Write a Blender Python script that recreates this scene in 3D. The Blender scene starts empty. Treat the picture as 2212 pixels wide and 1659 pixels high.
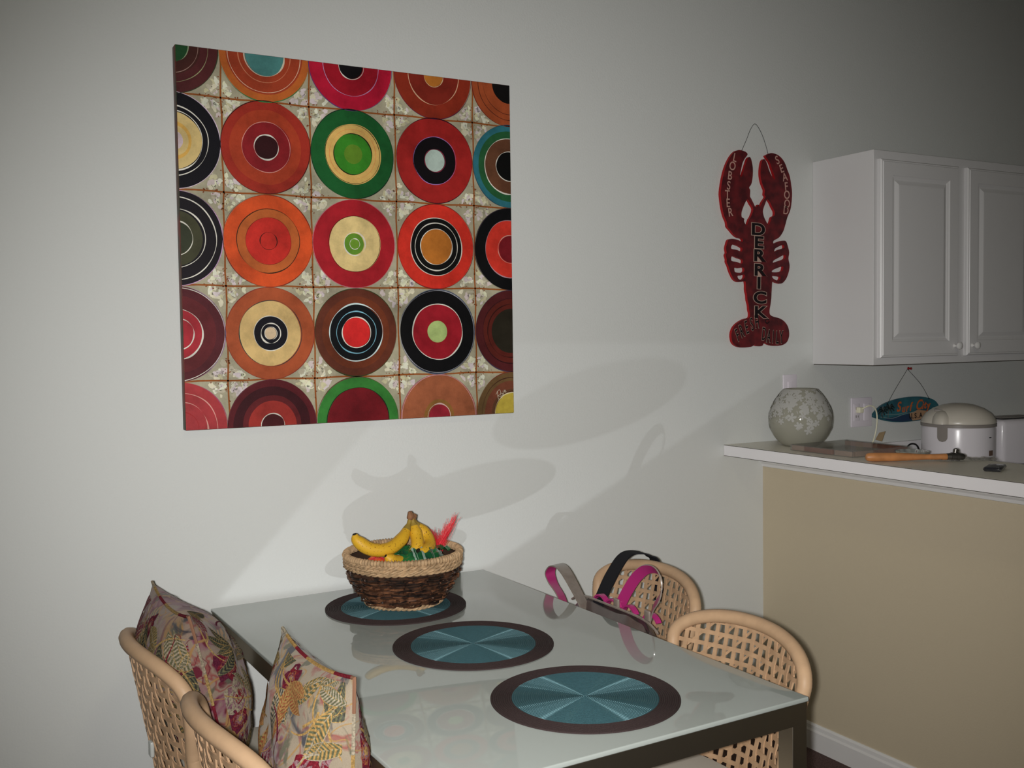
import bpy, math, random
from mathutils import Vector, Matrix, Euler, noise
random.seed(7)
C = bpy.context.scene.collection
PI = math.pi

# ---------------------------------------------------------------- camera
YAW, PITCH, ROLL, F = 0.5053, -0.0453, -0.0138, 2190.7
CAMP = Vector((0, -2.8616, 1.4803))
fw = Vector((math.sin(YAW)*math.cos(PITCH), math.cos(YAW)*math.cos(PITCH), math.sin(PITCH)))
r0 = Vector((math.cos(YAW), -math.sin(YAW), 0)); u0 = r0.cross(fw)
rr = r0*math.cos(ROLL)+u0*math.sin(ROLL); uu = -r0*math.sin(ROLL)+u0*math.cos(ROLL)
cd = bpy.data.cameras.new('camera'); cam = bpy.data.objects.new('camera', cd); C.objects.link(cam)
M = Matrix((rr, uu, -fw)).transposed().to_4x4(); M.translation = CAMP
cam.matrix_world = M
cd.sensor_width = 36; cd.lens = F*36/2212; cd.clip_start = .02
bpy.context.scene.camera = cam

# ---------------------------------------------------------------- world, lights, exposure
sc = bpy.context.scene
vs = sc.view_settings
vs.view_transform = 'Standard'; vs.look = 'None'; vs.gamma = 1; vs.use_curve_mapping = False
vs.exposure = 0.0
w = bpy.data.worlds.new('world'); sc.world = w; w.use_nodes = True
w.node_tree.nodes['Background'].inputs[0].default_value = (.8, .85, 1, 1)
w.node_tree.nodes['Background'].inputs[1].default_value = .02

FLASH = Vector((-.030, -2.845, 1.481))
FLASH_W = 262.0
AIM = Vector((1.596, 0, 1.164)); HALF = math.radians(40.9)
# the camera's built-in flash, just left of the lens
ld = bpy.data.lights.new('camera_flash', 'SPOT'); ld.energy = FLASH_W; ld.color = (1, .985, .955)
ld.shadow_soft_size = .016; ld.spot_size = 2*HALF; ld.spot_blend = 1.0
lo = bpy.data.objects.new('camera_flash', ld); C.objects.link(lo)
lo.location = FLASH
lo.rotation_euler = (AIM-FLASH).to_track_quat('-Z', 'Y').to_euler()
# dim warm fill added under the ceiling, behind the camera, for ambient light
ld = bpy.data.lights.new('ambient_fill', 'AREA'); ld.energy = 9; ld.color = (1, .92, .60); ld.size = .5
lo = bpy.data.objects.new('ambient_fill', ld); C.objects.link(lo); lo.location = (.6, -3.2, 3.35)

# table geometry is needed for the flash's mirror image in the glass top
TH = .0268; TZ = .745
TC2 = Vector((1.4826, -.0177, 0)); TW, TL = .8593, 1.3698
tex_ = Vector((math.cos(TH), math.sin(TH), 0)); tey = Vector((-math.sin(TH), math.cos(TH), 0))
BK = Vector((1.085, -.26, 0))

# the part of the flash that bounces off the glass table top on to the wall: a lamp at the mirror image
# of the flash in the glass plane, its emission limited to the directions that pass through the glass top,
# weighted with the Fresnel reflectance of glass
MIR = Vector((FLASH.x, FLASH.y, 2*TZ-FLASH.z))
ld = bpy.data.lights.new('flash_reflected_by_glass', 'POINT'); ld.energy = FLASH_W*.8; ld.color = (.95, .98, 1)
ld.shadow_soft_size = .012; ld.use_nodes = True
refl = bpy.data.objects.new('flash_reflected_by_glass', ld); C.objects.link(refl); refl.location = MIR
nt = ld.node_tree; nd = nt.nodes; lk = nt.links
em = [n for n in nd if n.type == 'EMISSION'][0]
def mth(op, a, b=None, c=None):
    n = nd.new('ShaderNodeMath'); n.operation = op
    for i, v in enumerate((a, b, c)):
        if v is None: continue
        if isinstance(v, (int, float)): n.inputs[i].default_value = v
        else: lk.new(v, n.inputs[i])
    return n.outputs[0]
tcn = nd.new('ShaderNodeTexCoord')
sx = nd.new('ShaderNodeSeparateXYZ'); lk.new(tcn.outputs['Normal'], sx.inputs[0])
dx, dy, dz = sx.outputs
dzp = mth('MAXIMUM', dz, .001)
t = mth('DIVIDE', TZ-MIR.z, dzp)
hx = mth('ADD', mth('MULTIPLY', dx, t), MIR.x-TC2.x); hy = mth('ADD', mth('MULTIPLY', dy, t), MIR.y-TC2.y)
lx = mth('ADD', mth('MULTIPLY', hx, tex_.x), mth('MULTIPLY', hy, tex_.y))
ly = mth('ADD', mth('MULTIPLY', hx, tey.x), mth('MULTIPLY', hy, tey.y))
win = mth('MULTIPLY', mth('MULTIPLY', mth('LESS_THAN', lx, 0), mth('GREATER_THAN', lx, -TW)),
          mth('MULTIPLY', mth('LESS_THAN', ly, 0), mth('GREATER_THAN', ly, -TL)))
win = mth('MULTIPLY', win, mth('GREATER_THAN', dz, .01))
for zz, rad in ((.03, .125), (.07, .148), (.12, .166), (.16, .10), (.20, .05)):      # the basket stands between flash and glass
    t2 = mth('DIVIDE', TZ-zz-MIR.z, dzp)
    ex = mth('SUBTRACT', mth('MULTIPLY', dx, t2), BK.x-MIR.x); ey = mth('SUBTRACT', mth('MULTIPLY', dy, t2), BK.y-MIR.y)
    d2 = mth('ADD', mth('MULTIPLY', ex, ex), mth('MULTIPLY', ey, ey))
    win = mth('MULTIPLY', win, mth('GREATER_THAN', d2, rad*rad))
ax_ = (AIM-FLASH).normalized()      # same fall-off towards the edge of the flash beam, mirrored
cc = mth('ADD', mth('ADD', mth('MULTIPLY', dx, ax_.x), mth('MULTIPLY', dy, ax_.y)), mth('MULTIPLY', dz, -ax_.z))
k_ = mth('MINIMUM', mth('MAXIMUM', mth('DIVIDE', mth('SUBTRACT', cc, math.cos(HALF)), 1-math.cos(HALF)), 0), 1)
win = mth('MULTIPLY', win, mth('MULTIPLY', mth('MULTIPLY', k_, k_), mth('SUBTRACT', 3, mth('MULTIPLY', k_, 2))))
fr = mth('ADD', mth('MULTIPLY', mth('POWER', mth('SUBTRACT', 1, dzp), 5), .96), .04)
lk.new(mth('MULTIPLY', win, fr), em.inputs['Strength'])
rcv = bpy.data.collections.new('lit_by_glass_reflection'); blk = bpy.data.collections.new('stands_in_glass_reflection')
refl.light_linking.receiver_collection = rcv; refl.light_linking.blocker_collection = blk

# ---------------------------------------------------------------- helpers
def s2l(c): return tuple(((x/255)/12.92 if x/255 <= .04045 else ((x/255+.055)/1.055)**2.4) for x in c)
GAIN = 1.42
def pc(*c):                       # colour read off the photograph -> albedo under the dim flash
    return tuple(min(.9, x*GAIN) for x in s2l(c))+(1,)
def mat(name, col, rough=.6, spec=.3, metal=0, noise_amt=0, noise_scale=30, col2=None, bump=0, bump_scale=200, coat=0, trans=0, alpha=1, detail=3):
    m = bpy.data.materials.new(name); m.use_nodes = True
    n = m.node_tree.nodes; l = m.node_tree.links; b = n['Principled BSDF']
    b.inputs['Base Color'].default_value = col; b.inputs['Roughness'].default_value = rough
    b.inputs['Specular IOR Level'].default_value = spec; b.inputs['Metallic'].default_value = metal
    b.inputs['Coat Weight'].default_value = coat; b.inputs['Coat Roughness'].default_value = .05
    b.inputs['Transmission Weight'].default_value = trans; b.inputs['Alpha'].default_value = alpha
    tc = n.new('ShaderNodeTexCoord')
    if noise_amt or col2:
        t = n.new('ShaderNodeTexNoise'); t.inputs['Scale'].default_value = noise_scale; t.inputs['Detail'].default_value = detail
        l.new(tc.outputs['Object'], t.inputs['Vector'])
        mx = n.new('ShaderNodeMix'); mx.data_type = 'RGBA'
        mx.inputs[6].default_value = col
        mx.inputs[7].default_value = col2 or tuple(max(0, c*(1-noise_amt)) for c in col[:3])+(1,)
        rp = n.new('ShaderNodeValToRGB'); rp.color_ramp.elements[0].position = .38; rp.color_ramp.elements[1].position = .62
        l.new(t.outputs[0], rp.inputs[0]); l.new(rp.outputs[0], mx.inputs[0]); l.new(mx.outputs[2], b.inputs['Base Color'])
    if bump:
        t = n.new('ShaderNodeTexNoise'); t.inputs['Scale'].default_value = bump_scale; t.inputs['Detail'].default_value = 3
        l.new(tc.outputs['Object'], t.inputs['Vector'])
        bp = n.new('ShaderNodeBump'); bp.inputs['Strength'].default_value = bump; bp.inputs['Distance'].default_value = .002
        l.new(t.outputs[0], bp.inputs['Height']); l.new(bp.outputs[0], b.inputs['Normal'])
    return m
class MB:
    def __init__(s): s.v = []; s.f = []; s.m = []; s.cur = 0
    def add(s, vs, fs):
        o = len(s.v); s.v += [tuple(x) for x in vs]; s.f += [tuple(i+o for i in f) for f in fs]; s.m += [s.cur]*len(fs); return s
    def box(s, x0, x1, y0, y1, z0, z1, ch=0):
        if ch:
            return s.rbox(x0, x1, y0, y1, z0, z1, ch)
        v = [(x, y, z) for x in (x0, x1) for y in (y0, y1) for z in (z0, z1)]
        return s.add(v, [(0, 1, 3, 2), (4, 6, 7, 5), (0, 4, 5, 1), (2, 3, 7, 6), (0, 2, 6, 4), (1, 5, 7, 3)])
    def rbox(s, x0, x1, y0, y1, z0, z1, c):
        import bmesh
        bm = bmesh.new(); bmesh.ops.create_cube(bm, size=1)
        for v in bm.verts:
            v.co = Vector(((x0+x1)/2+v.co.x*(x1-x0), (y0+y1)/2+v.co.y*(y1-y0), (z0+z1)/2+v.co.z*(z1-z0)))
        bmesh.ops.bevel(bm, geom=bm.edges[:], offset=c, segments=3, profile=.5, affect='EDGES')
        bm.verts.index_update()
        s.add([v.co.copy() for v in bm.verts], [tuple(v.index for v in f.verts) for f in bm.faces]); bm.free(); return s
    def tube(s, pts, r, n=8, closed=False, cap=True, flat=None, up=None):
        """swept tube; r number or list; flat=(w,t) with up = list of surface normals gives a strap"""
        pts = [Vector(p) for p in pts]; N = len(pts); rings = []
        prev = None
        for i, p in enumerate(pts):
            a = pts[(i-1) % N] if (closed or i > 0) else p; b = pts[(i+1) % N] if (closed or i < N-1) else p
            T = (b-a)
            if T.length < 1e-9: T = Vector((0, 0, 1))
            T.normalize()
            if up is not None: U = up[i]-T*up[i].dot(T)
            elif prev is None:
                U = Vector((0, 0, 1)) if abs(T.z) < .9 else Vector((1, 0, 0)); U = U-T*U.dot(T)
            else: U = prev-T*prev.dot(T)
            if U.length < 1e-9: U = T.orthogonal()
            U.normalize(); prev = U; S = T.cross(U)
            if flat:
                wd, th = flat; q = [(-wd, -th), (wd, -th), (wd, th), (-wd, th)]
                rings.append([p+S*a_*.5+U*b_*.5 for a_, b_ in q])
            else:
                rad = r[i] if isinstance(r, (list, tuple)) else r
                rings.append([p+(U*math.cos(2*PI*k/n)+S*math.sin(2*PI*k/n))*rad for k in range(n)])
        m = len(rings[0]); vs = [v for g in rings for v in g]; fs = []
        for i in range(N if closed else N-1):
            j = (i+1) % N
            for k in range(m): fs.append((i*m+k, i*m+(k+1) % m, j*m+(k+1) % m, j*m+k))
        if cap and not closed: fs += [tuple(range(m))[::-1], tuple((N-1)*m+k for k in range(m))]
        return s.add(vs, fs)
    def lathe(s, prof, c=(0, 0, 0), n=48, cap0=False, cap1=False):
        vs = [(c[0]+r*math.cos(2*PI*k/n), c[1]+r*math.sin(2*PI*k/n), c[2]+z) for r, z in prof for k in range(n)]
        fs = [(i*n+k, i*n+(k+1) % n, (i+1)*n+(k+1) % n, (i+1)*n+k) for i in range(len(prof)-1) for k in range(n)]
        if cap0: fs.append(tuple(range(n))[::-1])
        if cap1: fs.append(tuple((len(prof)-1)*n+k for k in range(n)))
        return s.add(vs, fs)
    def grid(s, fn, nu, nv, closed_u=False):
        vs = [fn(i/(nu-(0 if closed_u else 1)), j/(nv-1)) for j in range(nv) for i in range(nu)]
        fs = []
        for j in range(nv-1):
            for i in range(nu if closed_u else nu-1):
                i2 = (i+1) % nu; fs.append((j*nu+i, j*nu+i2, (j+1)*nu+i2, (j+1)*nu+i))
        return s.add(vs, fs)
    def build(s, name, mats, parent=None, smooth=True, mw=None):
        me = bpy.data.meshes.new(name); me.from_pydata(s.v, [], s.f)
        for m in (mats if isinstance(mats, (list, tuple)) else [mats]): me.materials.append(m)
        me.polygons.foreach_set('material_index', s.m)
        me.update(); 
        if smooth:
            me.polygons.foreach_set('use_smooth', [True]*len(me.polygons))
            try: me.set_sharp_from_angle(angle=math.radians(38))
            except Exception: pass
        o = bpy.data.objects.new(name, me); C.objects.link(o)
        if parent: o.parent = parent
        if mw is not None: o.matrix_local = mw
        return o
def empty(name, label=None, cat=None, loc=(0, 0, 0), rz=0, group=None):
    o = bpy.data.objects.new(name, None); C.objects.link(o); o.location = loc; o.rotation_euler = (0, 0, rz); o.empty_display_size = .05
    return tag(o, label, cat, group)
def tag(o, label=None, cat=None, group=None, kind=None):
    if label: o['label'] = label
    if cat: o['category'] = cat
    if group: o['group'] = group
    if kind: o['kind'] = kind
    return o
def smoothpts(P, n=8, closed=False):
    P = [Vector(p) for p in P]; N = len(P); out = []
    rng = range(N if closed else N-1)
    for i in rng:
        p0 = P[(i-1) % N] if (closed or i > 0) else P[i]*2-P[i+1]
        p1 = P[i]; p2 = P[(i+1) % N]; p3 = P[(i+2) % N] if (closed or i+2 < N) else p2*2-p1
        for k in range(n):
            t = k/n
            out.append(.5*((2*p1)+(p2-p0)*t+(2*p0-5*p1+4*p2-p3)*t*t+(3*p1-p0-3*p2+p3)*t**3))
    if not closed: out.append(P[-1])
    return out
def curve_mesh(name, splines, depth, material, parent=None, bevel=0, mw=None):
    cu = bpy.data.curves.new(name+'_c', 'CURVE'); cu.dimensions = '2D'; cu.fill_mode = 'BOTH'; cu.extrude = depth/2; cu.bevel_depth = bevel; cu.bevel_resolution = 2
    for P in splines:
        sp = cu.splines.new('POLY'); sp.points.add(len(P)-1); sp.use_cyclic_u = True
        for q, p in zip(sp.points, P): q.co = (p[0], p[1], 0, 1)
    return _conv(cu, name, material, parent, mw)
def _conv(cu, name, material, parent, mw):
    tmp = bpy.data.objects.new('tmp', cu); C.objects.link(tmp)
    dg = bpy.context.evaluated_depsgraph_get(); dg.update()
    me = bpy.data.meshes.new_from_object(tmp.evaluated_get(dg))
    bpy.data.objects.remove(tmp); bpy.data.curves.remove(cu)
    me.name = name; me.materials.clear(); me.materials.append(material)
    o = bpy.data.objects.new(name, me); C.objects.link(o)
    if parent: o.parent = parent
    if mw is not None: o.matrix_local = mw
    return o
def text_mesh(name, items, material, parent=None, depth=.0006, offset=0, mw=None):
    """items: (char, x, z, size, rot, sx, shear) on the XY plane of mw, joined to one mesh"""
    mb = MB()
    for ch, x, z, size, rot, sxx, sh in items:
        cu = bpy.data.curves.new('t', 'FONT'); cu.body = ch; cu.size = size; cu.extrude = depth/2; cu.offset = offset
        cu.align_x = 'CENTER'; cu.align_y = 'CENTER'; cu.shear = sh
        o = _conv(cu, 't', material, None, None)
        me = o.data; R = Matrix.Translation((x, z, 0)) @ Matrix.Rotation(rot, 4, 'Z') @ Matrix.Diagonal((sxx, 1, 1, 1))
        mb.add([R @ v.co for v in me.vertices], [tuple(p.vertices) for p in me.polygons])
        bpy.data.objects.remove(o); bpy.data.meshes.remove(me)
    return mb.build(name, material, parent, smooth=False, mw=mw)
# a plane facing the room (-y): local x -> world x, local y -> world z
def wallmw(x, y, z): return Matrix(((1, 0, 0, x), (0, 0, -1, y), (0, 1, 0, z), (0, 0, 0, 1)))

# ---------------------------------------------------------------- materials
M_wall = mat('painted_wall', (.672, .685, .672, 1), rough=.62, spec=.25, bump=.35, bump_scale=160)
M_beige = mat('beige_paint', (.60, .515, .375, 1), rough=.6, spec=.3, bump=.3, bump_scale=160)
M_white = mat('white_trim_paint', (.76, .75, .745, 1), rough=.4, spec=.4)
M_cab = mat('white_cabinet_foil', (.72, .71, .72, 1), rough=.38, spec=.45)
M_floor = mat('dark_carpet', (.13, .085, .08, 1), rough=.9, spec=.1, noise_amt=.4, noise_scale=180, bump=.8, bump_scale=500)
M_ceil = mat('ceiling_paint', (.6, .6, .58, 1), rough=.8)
M_lamtop = mat('grey_laminate', (.84, .80, .70, 1), rough=.35, spec=.45, noise_amt=.08, noise_scale=400)
M_lamedge = mat('white_laminate_edge', (.86, .84, .86, 1), rough=.35, spec=.4)
M_seam = mat('dark_seam', (.08, .07, .055, 1), rough=.7)
M_metal = mat('brushed_nickel', (.45, .40, .32, 1), rough=.38, metal=1)
M_chrome = mat('chrome', (.7, .7, .7, 1), rough=.08, metal=1)
M_rattan = mat('rattan_wrap', (.54, .355, .215, 1), rough=.5, spec=.3, noise_amt=.07, noise_scale=35)
M_cane = mat('rattan_cane', (.52, .335, .20, 1), rough=.5, spec=.3, noise_amt=.18, noise_scale=25)
M_black = mat('black_plastic', (.012, .012, .014, 1), rough=.25, spec=.5)
M_blackcloth = mat('black_webbing', (.012, .012, .016, 1), rough=.8, spec=.2, bump=.3, bump_scale=900)
M_cream = mat('cream_seat_cloth', (.6, .55, .47, 1), rough=.9, spec=.1)

# ---------------------------------------------------------------- the room
def struct(mb, name, m, smooth=False):
    o = mb.build(name, m, smooth=smooth); o['kind'] = 'structure'; return o
X0, X1, Y0, ZC = -2.6, 5.6, -5.2, 3.4
wall_back = struct(MB().box(X0-.1, X1+.1, 0, .1, 0, ZC), 'wall_back', M_wall)
struct(MB().box(X0-.1, X0, Y0, 0, 0, ZC), 'wall_left', M_wall)
struct(MB().box(X1, X1+.1, Y0, 0, 0, ZC), 'wall_right', M_wall)
struct(MB().box(X0-.1, X1+.1, Y0-.1, Y0, 0, ZC), 'wall_front', M_wall)
struct(MB().box(X0-.1, X1+.1, Y0-.1, .1, -.1, 0), 'floor', M_floor)
struct(MB().box(X0-.1, X1+.1, Y0-.1, .1, ZC, ZC+.1), 'ceiling', M_ceil)
rcv.objects.link(wall_back)
HX0, HX1 = 2.6547, 2.765     # half wall between dining area and kitchen
BZ = 1.0798
hw = struct(MB().box(HX0, HX1, -3.4, 0, 0, BZ-.042), 'wall_half', M_beige)
def baseboard(name, x0, x1, y0, y1, axis, side):
    mb = MB(); h = .092; prof = [(0, 0), (.014, 0), (.014, h*.72), (.010, h*.80), (.0085, h*.93), (.004, h), (0, h)]
    if axis == 'y':
        vs = [(x0+side*p, y, z) for y in (y0, y1) for p, z in prof]
    else:
        vs = [(x, y0+side*p, z) for x in (x0, x1) for p, z in prof]
    n = len(prof); mb.add(vs, [(k, (k+1) % n, n+(k+1) % n, n+k) for k in range(n)]+[tuple(range(n)), tuple(range(n, 2*n))[::-1]])
    return struct(mb, name, M_white)
baseboard('baseboard_half', HX0, HX0, -3.4, -.014, 'y', -1)
baseboard('baseboard_back', X0, HX0, 0, 0, 'x', -1)
# stepped white moulding under the bar top
tm = MB()
prof = [(0, BZ-.094), (-.006, BZ-.092), (-.008, BZ-.082), (-.014, BZ-.074), (-.016, BZ-.060), (-.022, BZ-.054), (-.022, BZ-.042), (0, BZ-.042)]
n = len(prof)
tm.add([(HX0+p, y, z) for y in (-3.4, -.001) for p, z in prof], [(k, (k+1) % n, n+(k+1) % n, n+k) for k in range(n)]+[tuple(range(n)), tuple(range(n, 2*n))[::-1]])
struct(tm, 'trim_1', M_white)

# bar top
BX0, BX1 = 2.465, 2.812
bar = empty('bar_top', 'long raised bar counter with grey laminate top and white edge on the beige half wall', 'counter', (BX0, -1.7, BZ-.04))
def child(mb, name, m, parent, smooth=True):
    o = mb.build(name, m, parent, smooth)
    o.matrix_local = parent.matrix_basis.inverted() if parent.parent is None else Matrix()
    return o
child(MB().box(BX0+.001, BX1, -3.45, -.001, BZ-.04, BZ), 'slab', M_lamtop, bar, False)
child(MB().box(BX0-.002, BX0+.001, -3.45, -.004, BZ-.0385, BZ-.0018), 'edge_band', M_lamedge, bar, False)
child(MB().box(BX0-.0012, BX0+.002, -3.45, -.002, BZ-.0018, BZ-.0002).box(BX0-.0012, BX0+.002, -3.45, -.002, BZ-.0405, BZ-.0385), 'seam_line', M_seam, bar, False)

# lower kitchen counter along the back wall with its backsplash
kc = empty('kitchen_counter', 'low white kitchen worktop with backsplash along the back wall behind the bar', 'counter', (4.2, -.3, 0))
child(MB().box(HX1+.002, 5.55, -.62, -.02, .874, .914), 'worktop', M_lamedge, kc, False)
child(MB().box(HX1+.06, 5.55, -.02, -.001, .914, 1.036, .002), 'backsplash', M_lamedge, kc, False)
child(MB().box(HX1+.002, 5.55, -.58, -.001, .0, .873), 'base_cabinet', M_cab, kc, False)

# ---------------------------------------------------------------- wall cabinet
KX0, KZ0, KZ1, KD = 2.9095, 1.3642, 2.1356, .2944
kab = empty('wall_cabinet', 'white two-door wall cabinet with raised panel doors above the kitchen worktop', 'cabinet', (KX0, -KD/2, KZ0))
KW = .94
child(MB().box(KX0, KX0+KW, -KD, -.001, KZ0, KZ1, .0012), 'carcass', M_cab, kab, False)
child(MB().box(KX0+.003, KX0+KW, -KD+.004, -.004, KZ0-.003, KZ0), 'underside_edge', M_seam, kab, False)
def door(x0, x1, z0, z1, y, knobside, parent):
    W_, H_ = x1-x0, z1-z0
    def ring(d, dep): return [(d, -dep, d), (W_-d, -dep, d), (W_-d, -dep, H_-d), (d, -dep, H_-d)]
    fr_ = .056
    steps = [(0, 0), (0, .012), (.004, .0165), (.008, .0165), (.010, .019), (fr_, .019), (fr_+.004, .0155), (fr_+.009, .0135), (fr_+.012, .0115), (fr_+.017, .0115), (fr_+.032, .0185), (fr_+.036, .019)]
    vs = []
    for d, dep in steps: vs += ring(d, dep)
    fs = []
    for i in range(len(steps)-1):
        for k in range(4): fs.append((i*4+k, i*4+(k+1) % 4, (i+1)*4+(k+1) % 4, (i+1)*4+k))
    L = (len(steps)-1)*4; fs.append((L, L+1, L+2, L+3)); fs.append((3, 2, 1, 0))
    o = MB().add([(x0+a, y+b, z0+c) for a, b, c in vs], fs).build('door', M_cab, parent, smooth=False)
    o.matrix_local = parent.matrix_basis.inverted()
    kx = x1-.027 if knobside > 0 else x0+.027; kz = z0+.038
    prof = [(.0075, 0), (.0075, .002), (.0045, .005), (.004, .011), (.007, .014), (.0125, .018), (.0145, .0225), (.0135, .027), (.009, .030), (.001, .031)]
    k = MB().lathe(prof, n=24).build('knob', M_white, o)
    k.matrix_local = Matrix.Translation((kx, y-.019, kz)) @ Matrix.Rotation(PI/2, 4, 'X')
    return o

door(2.930, 3.352, 1.390, 2.103, -KD, 1, kab)
door(3.402, 3.824, 1.390, 2.103, -KD, -1, kab)

# ---------------------------------------------------------------- canvas painting
CX, CZ, CW, CH, CT = .5508, 1.241, 1.0191, 1.0343, .035
cv = empty('canvas_painting', 'large square canvas painted with rows of coloured concentric circles on the wall', 'painting', (CX+CW/2, -CT/2, CZ))
MCB = mat('canvas_side_paint', pc(48, 55, 42), rough=.5, noise_amt=.5, noise_scale=14, col2=pc(96, 40, 34))
child(MB().box(CX, CX+CW, -CT, -.001, CZ, CZ+CH, .003), 'stretched_canvas', MCB, cv)
rnd = random.Random(4)
_pm = {}
pmats = []
def pmat(c):
    if c not in _pm:
        _pm[c] = len(pmats)
        col = tuple(x*.86 for x in pc(*c)[:3])+(1,); dk = tuple(x*.60 for x in col[:3])+(1,)
        m = mat('oil_paint', col, rough=.5, spec=.14, bump=.25, bump_scale=700)
        n = m.node_tree.nodes; l = m.node_tree.links; b = n['Principled BSDF']
        tc = n['Texture Coordinate']; t = n.new('ShaderNodeTexNoise'); t.inputs['Scale'].default_value = 9; t.inputs['Detail'].default_value = 6; t.inputs['Roughness'].default_value = .7
        l.new(tc.outputs['Object'], t.inputs['Vector'])
        mx = n.new('ShaderNodeMix'); mx.data_type = 'RGBA'; mx.inputs[6].default_value = dk; mx.inputs[7].default_value = tuple(min(.95, x*1.12) for x in col[:3])+(1,)
        rp = n.new('ShaderNodeMapRange'); rp.inputs[1].default_value = .3; rp.inputs[2].default_value = .62
        l.new(t.outputs[0], rp.inputs[0]); l.new(rp.outputs[0], mx.inputs[0]); l.new(mx.outputs[2], b.inputs['Base Color'])
        pmats.append(m)
    return _pm[c]
art = MB()
def clip(poly, x0, x1, y0, y1):
    for ax, lim, sgn in ((0, x0, 1), (0, x1, -1), (1, y0, 1), (1, y1, -1)):
        out = []
        for i in range(len(poly)):
            a, b = poly[i-1], poly[i]; da = (a[ax]-lim)*sgn; db = (b[ax]-lim)*sgn
            if (da >= 0) != (db >= 0):
                t = da/(da-db); out.append((a[0]+(b[0]-a[0])*t, a[1]+(b[1]-a[1])*t))
            if db >= 0: out.append(b)
        poly = out
        if len(poly) < 3: return []
    return poly
_lay = [0]
def apoly(poly, lay, c):
    if lay in (1, 2): _lay[0] += 1; lay = 1+(_lay[0]//22)*.0016
    p = clip(poly, .0015, CW-.0015, .0015, CH-.0015)
    if len(p) < 3: return
    art.cur = pmat(c)
    art.add([(CX+x, -CT-.0002-lay*.00009, CZ+y) for x, y in p], [tuple(range(len(p)))])
def wob(seed, amp):
    r_ = random.Random(seed); ph = [(k, r_.uniform(0, 6.28), r_.uniform(.3, 1)/k) for k in (2, 3, 4, 5, 7)]
    return lambda t: 1+amp*sum(a*math.sin(k*t+p) for k, p, a in ph)
def adisc(cx, cy, r, lay, c, seed=0, amp=.02, sy=1.03):
    f = wob(seed, amp); N = 72
    P = [(cx+r*f(2*PI*i/N)*math.cos(2*PI*i/N), cy+sy*r*f(2*PI*i/N)*math.sin(2*PI*i/N)) for i in range(N)]
    for i in range(N): apoly([(cx, cy), P[i], P[(i+1) % N]], lay, c)
def aring(cx, cy, r, wd, lay, c, seed=0, amp=.02, sy=1.03, gap=.25):
    f = wob(seed, amp); g = wob(seed+99, .9); N = 96
    for i in range(N):
        t0, t1 = 2*PI*i/N, 2*PI*(i+1)/N
        w0, w1 = wd*max(0, g(t0)*(1+gap)-gap), wd*max(0, g(t1)*(1+gap)-gap)
        if w0 <= 0 and w1 <= 0: continue
        q = []
        for t, w_, s_ in ((t0, w0, -1), (t1, w1, -1), (t1, w1, 1), (t0, w0, 1)):
            r_ = r*f(t)+s_*w_/2; q.append((cx+r_*math.cos(t), cy+sy*r_*math.sin(t)))
        apoly(q, lay, c)
def strip(P, wd, lay, c):
    for a, b in zip(P, P[1:]):
        d = Vector((b[0]-a[0], b[1]-a[1])); 
        if d.length < 1e-6: continue
        d.normalize(); nn = Vector((-d.y, d.x))*wd/2
        apoly([(a[0]-nn.x, a[1]-nn.y), (b[0]-nn.x, b[1]-nn.y), (b[0]+nn.x, b[1]+nn.y), (a[0]+nn.x, a[1]+nn.y)], lay, c)
apoly([(0, 0), (CW, 0), (CW, CH), (0, CH)], 0, (158, 152, 130))
VX = [.1185, .366, .627, .886]; HZ = [.133, .394, .650, .905]
CXs = [-.012, .240, .494, .756, 1.012]; CZs = [1.033, .780, .520, .262, .003]
def blob(x, y, r, lay, c, seed):
    f = wob(seed, .55); N = 22; a = rnd.uniform(0, 3); e = rnd.uniform(.45, .8)
    P = []
    for i in range(N):
        t = 2*PI*i/N; u, v = r*f(t)*math.cos(t), r*e*f(t)*math.sin(t)
        P.append((x+u*math.cos(a)-v*math.sin(a), y+u*math.sin(a)+v*math.cos(a)))
    for i in range(N): apoly([(x, y), P[i], P[(i+1) % N]], lay, c)
for vx in VX:
    for hz in HZ:
        for sx_ in (-1, 1):
            for sy_ in (-1, 1):
                for k in range(13):
                    d = rnd.uniform(.008, .05); e = rnd.uniform(.008, .05)
                    if d+e > .066: d *= .45; e *= .6
                    c = rnd.choice([(206, 200, 176), (214, 210, 190), (196, 182, 180), (200, 188, 190), (190, 184, 150), (176, 168, 148), (212, 208, 180)])
                    blob(vx+sx_*d, hz+sy_*e, rnd.uniform(.005, .012), 1+k % 2, c, rnd.randint(0, 9999))
                for k in range(7):
                    ax_ = rnd.random() < .5; d = rnd.uniform(.004, .06); e = rnd.uniform(.002, .008)
                    blob(vx+sx_*(e if ax_ else d), hz+sy_*(d if ax_ else e), rnd.uniform(.0014, .0028), 3, (118, 62, 34), rnd.randint(0, 9999))
for vx in VX: strip([(vx+.0015*math.sin(i*1.7), i*CH/24) for i in range(25)], .0048, 3, (138, 78, 36))
for hz in HZ: strip([(i*CW/24, hz+.0015*math.sin(i*1.3)) for i in range(25)], .0048, 3, (138, 78, 36))
W_, K_, CR = (215, 205, 195), (14, 14, 16), (196, 170, 120)
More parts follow.
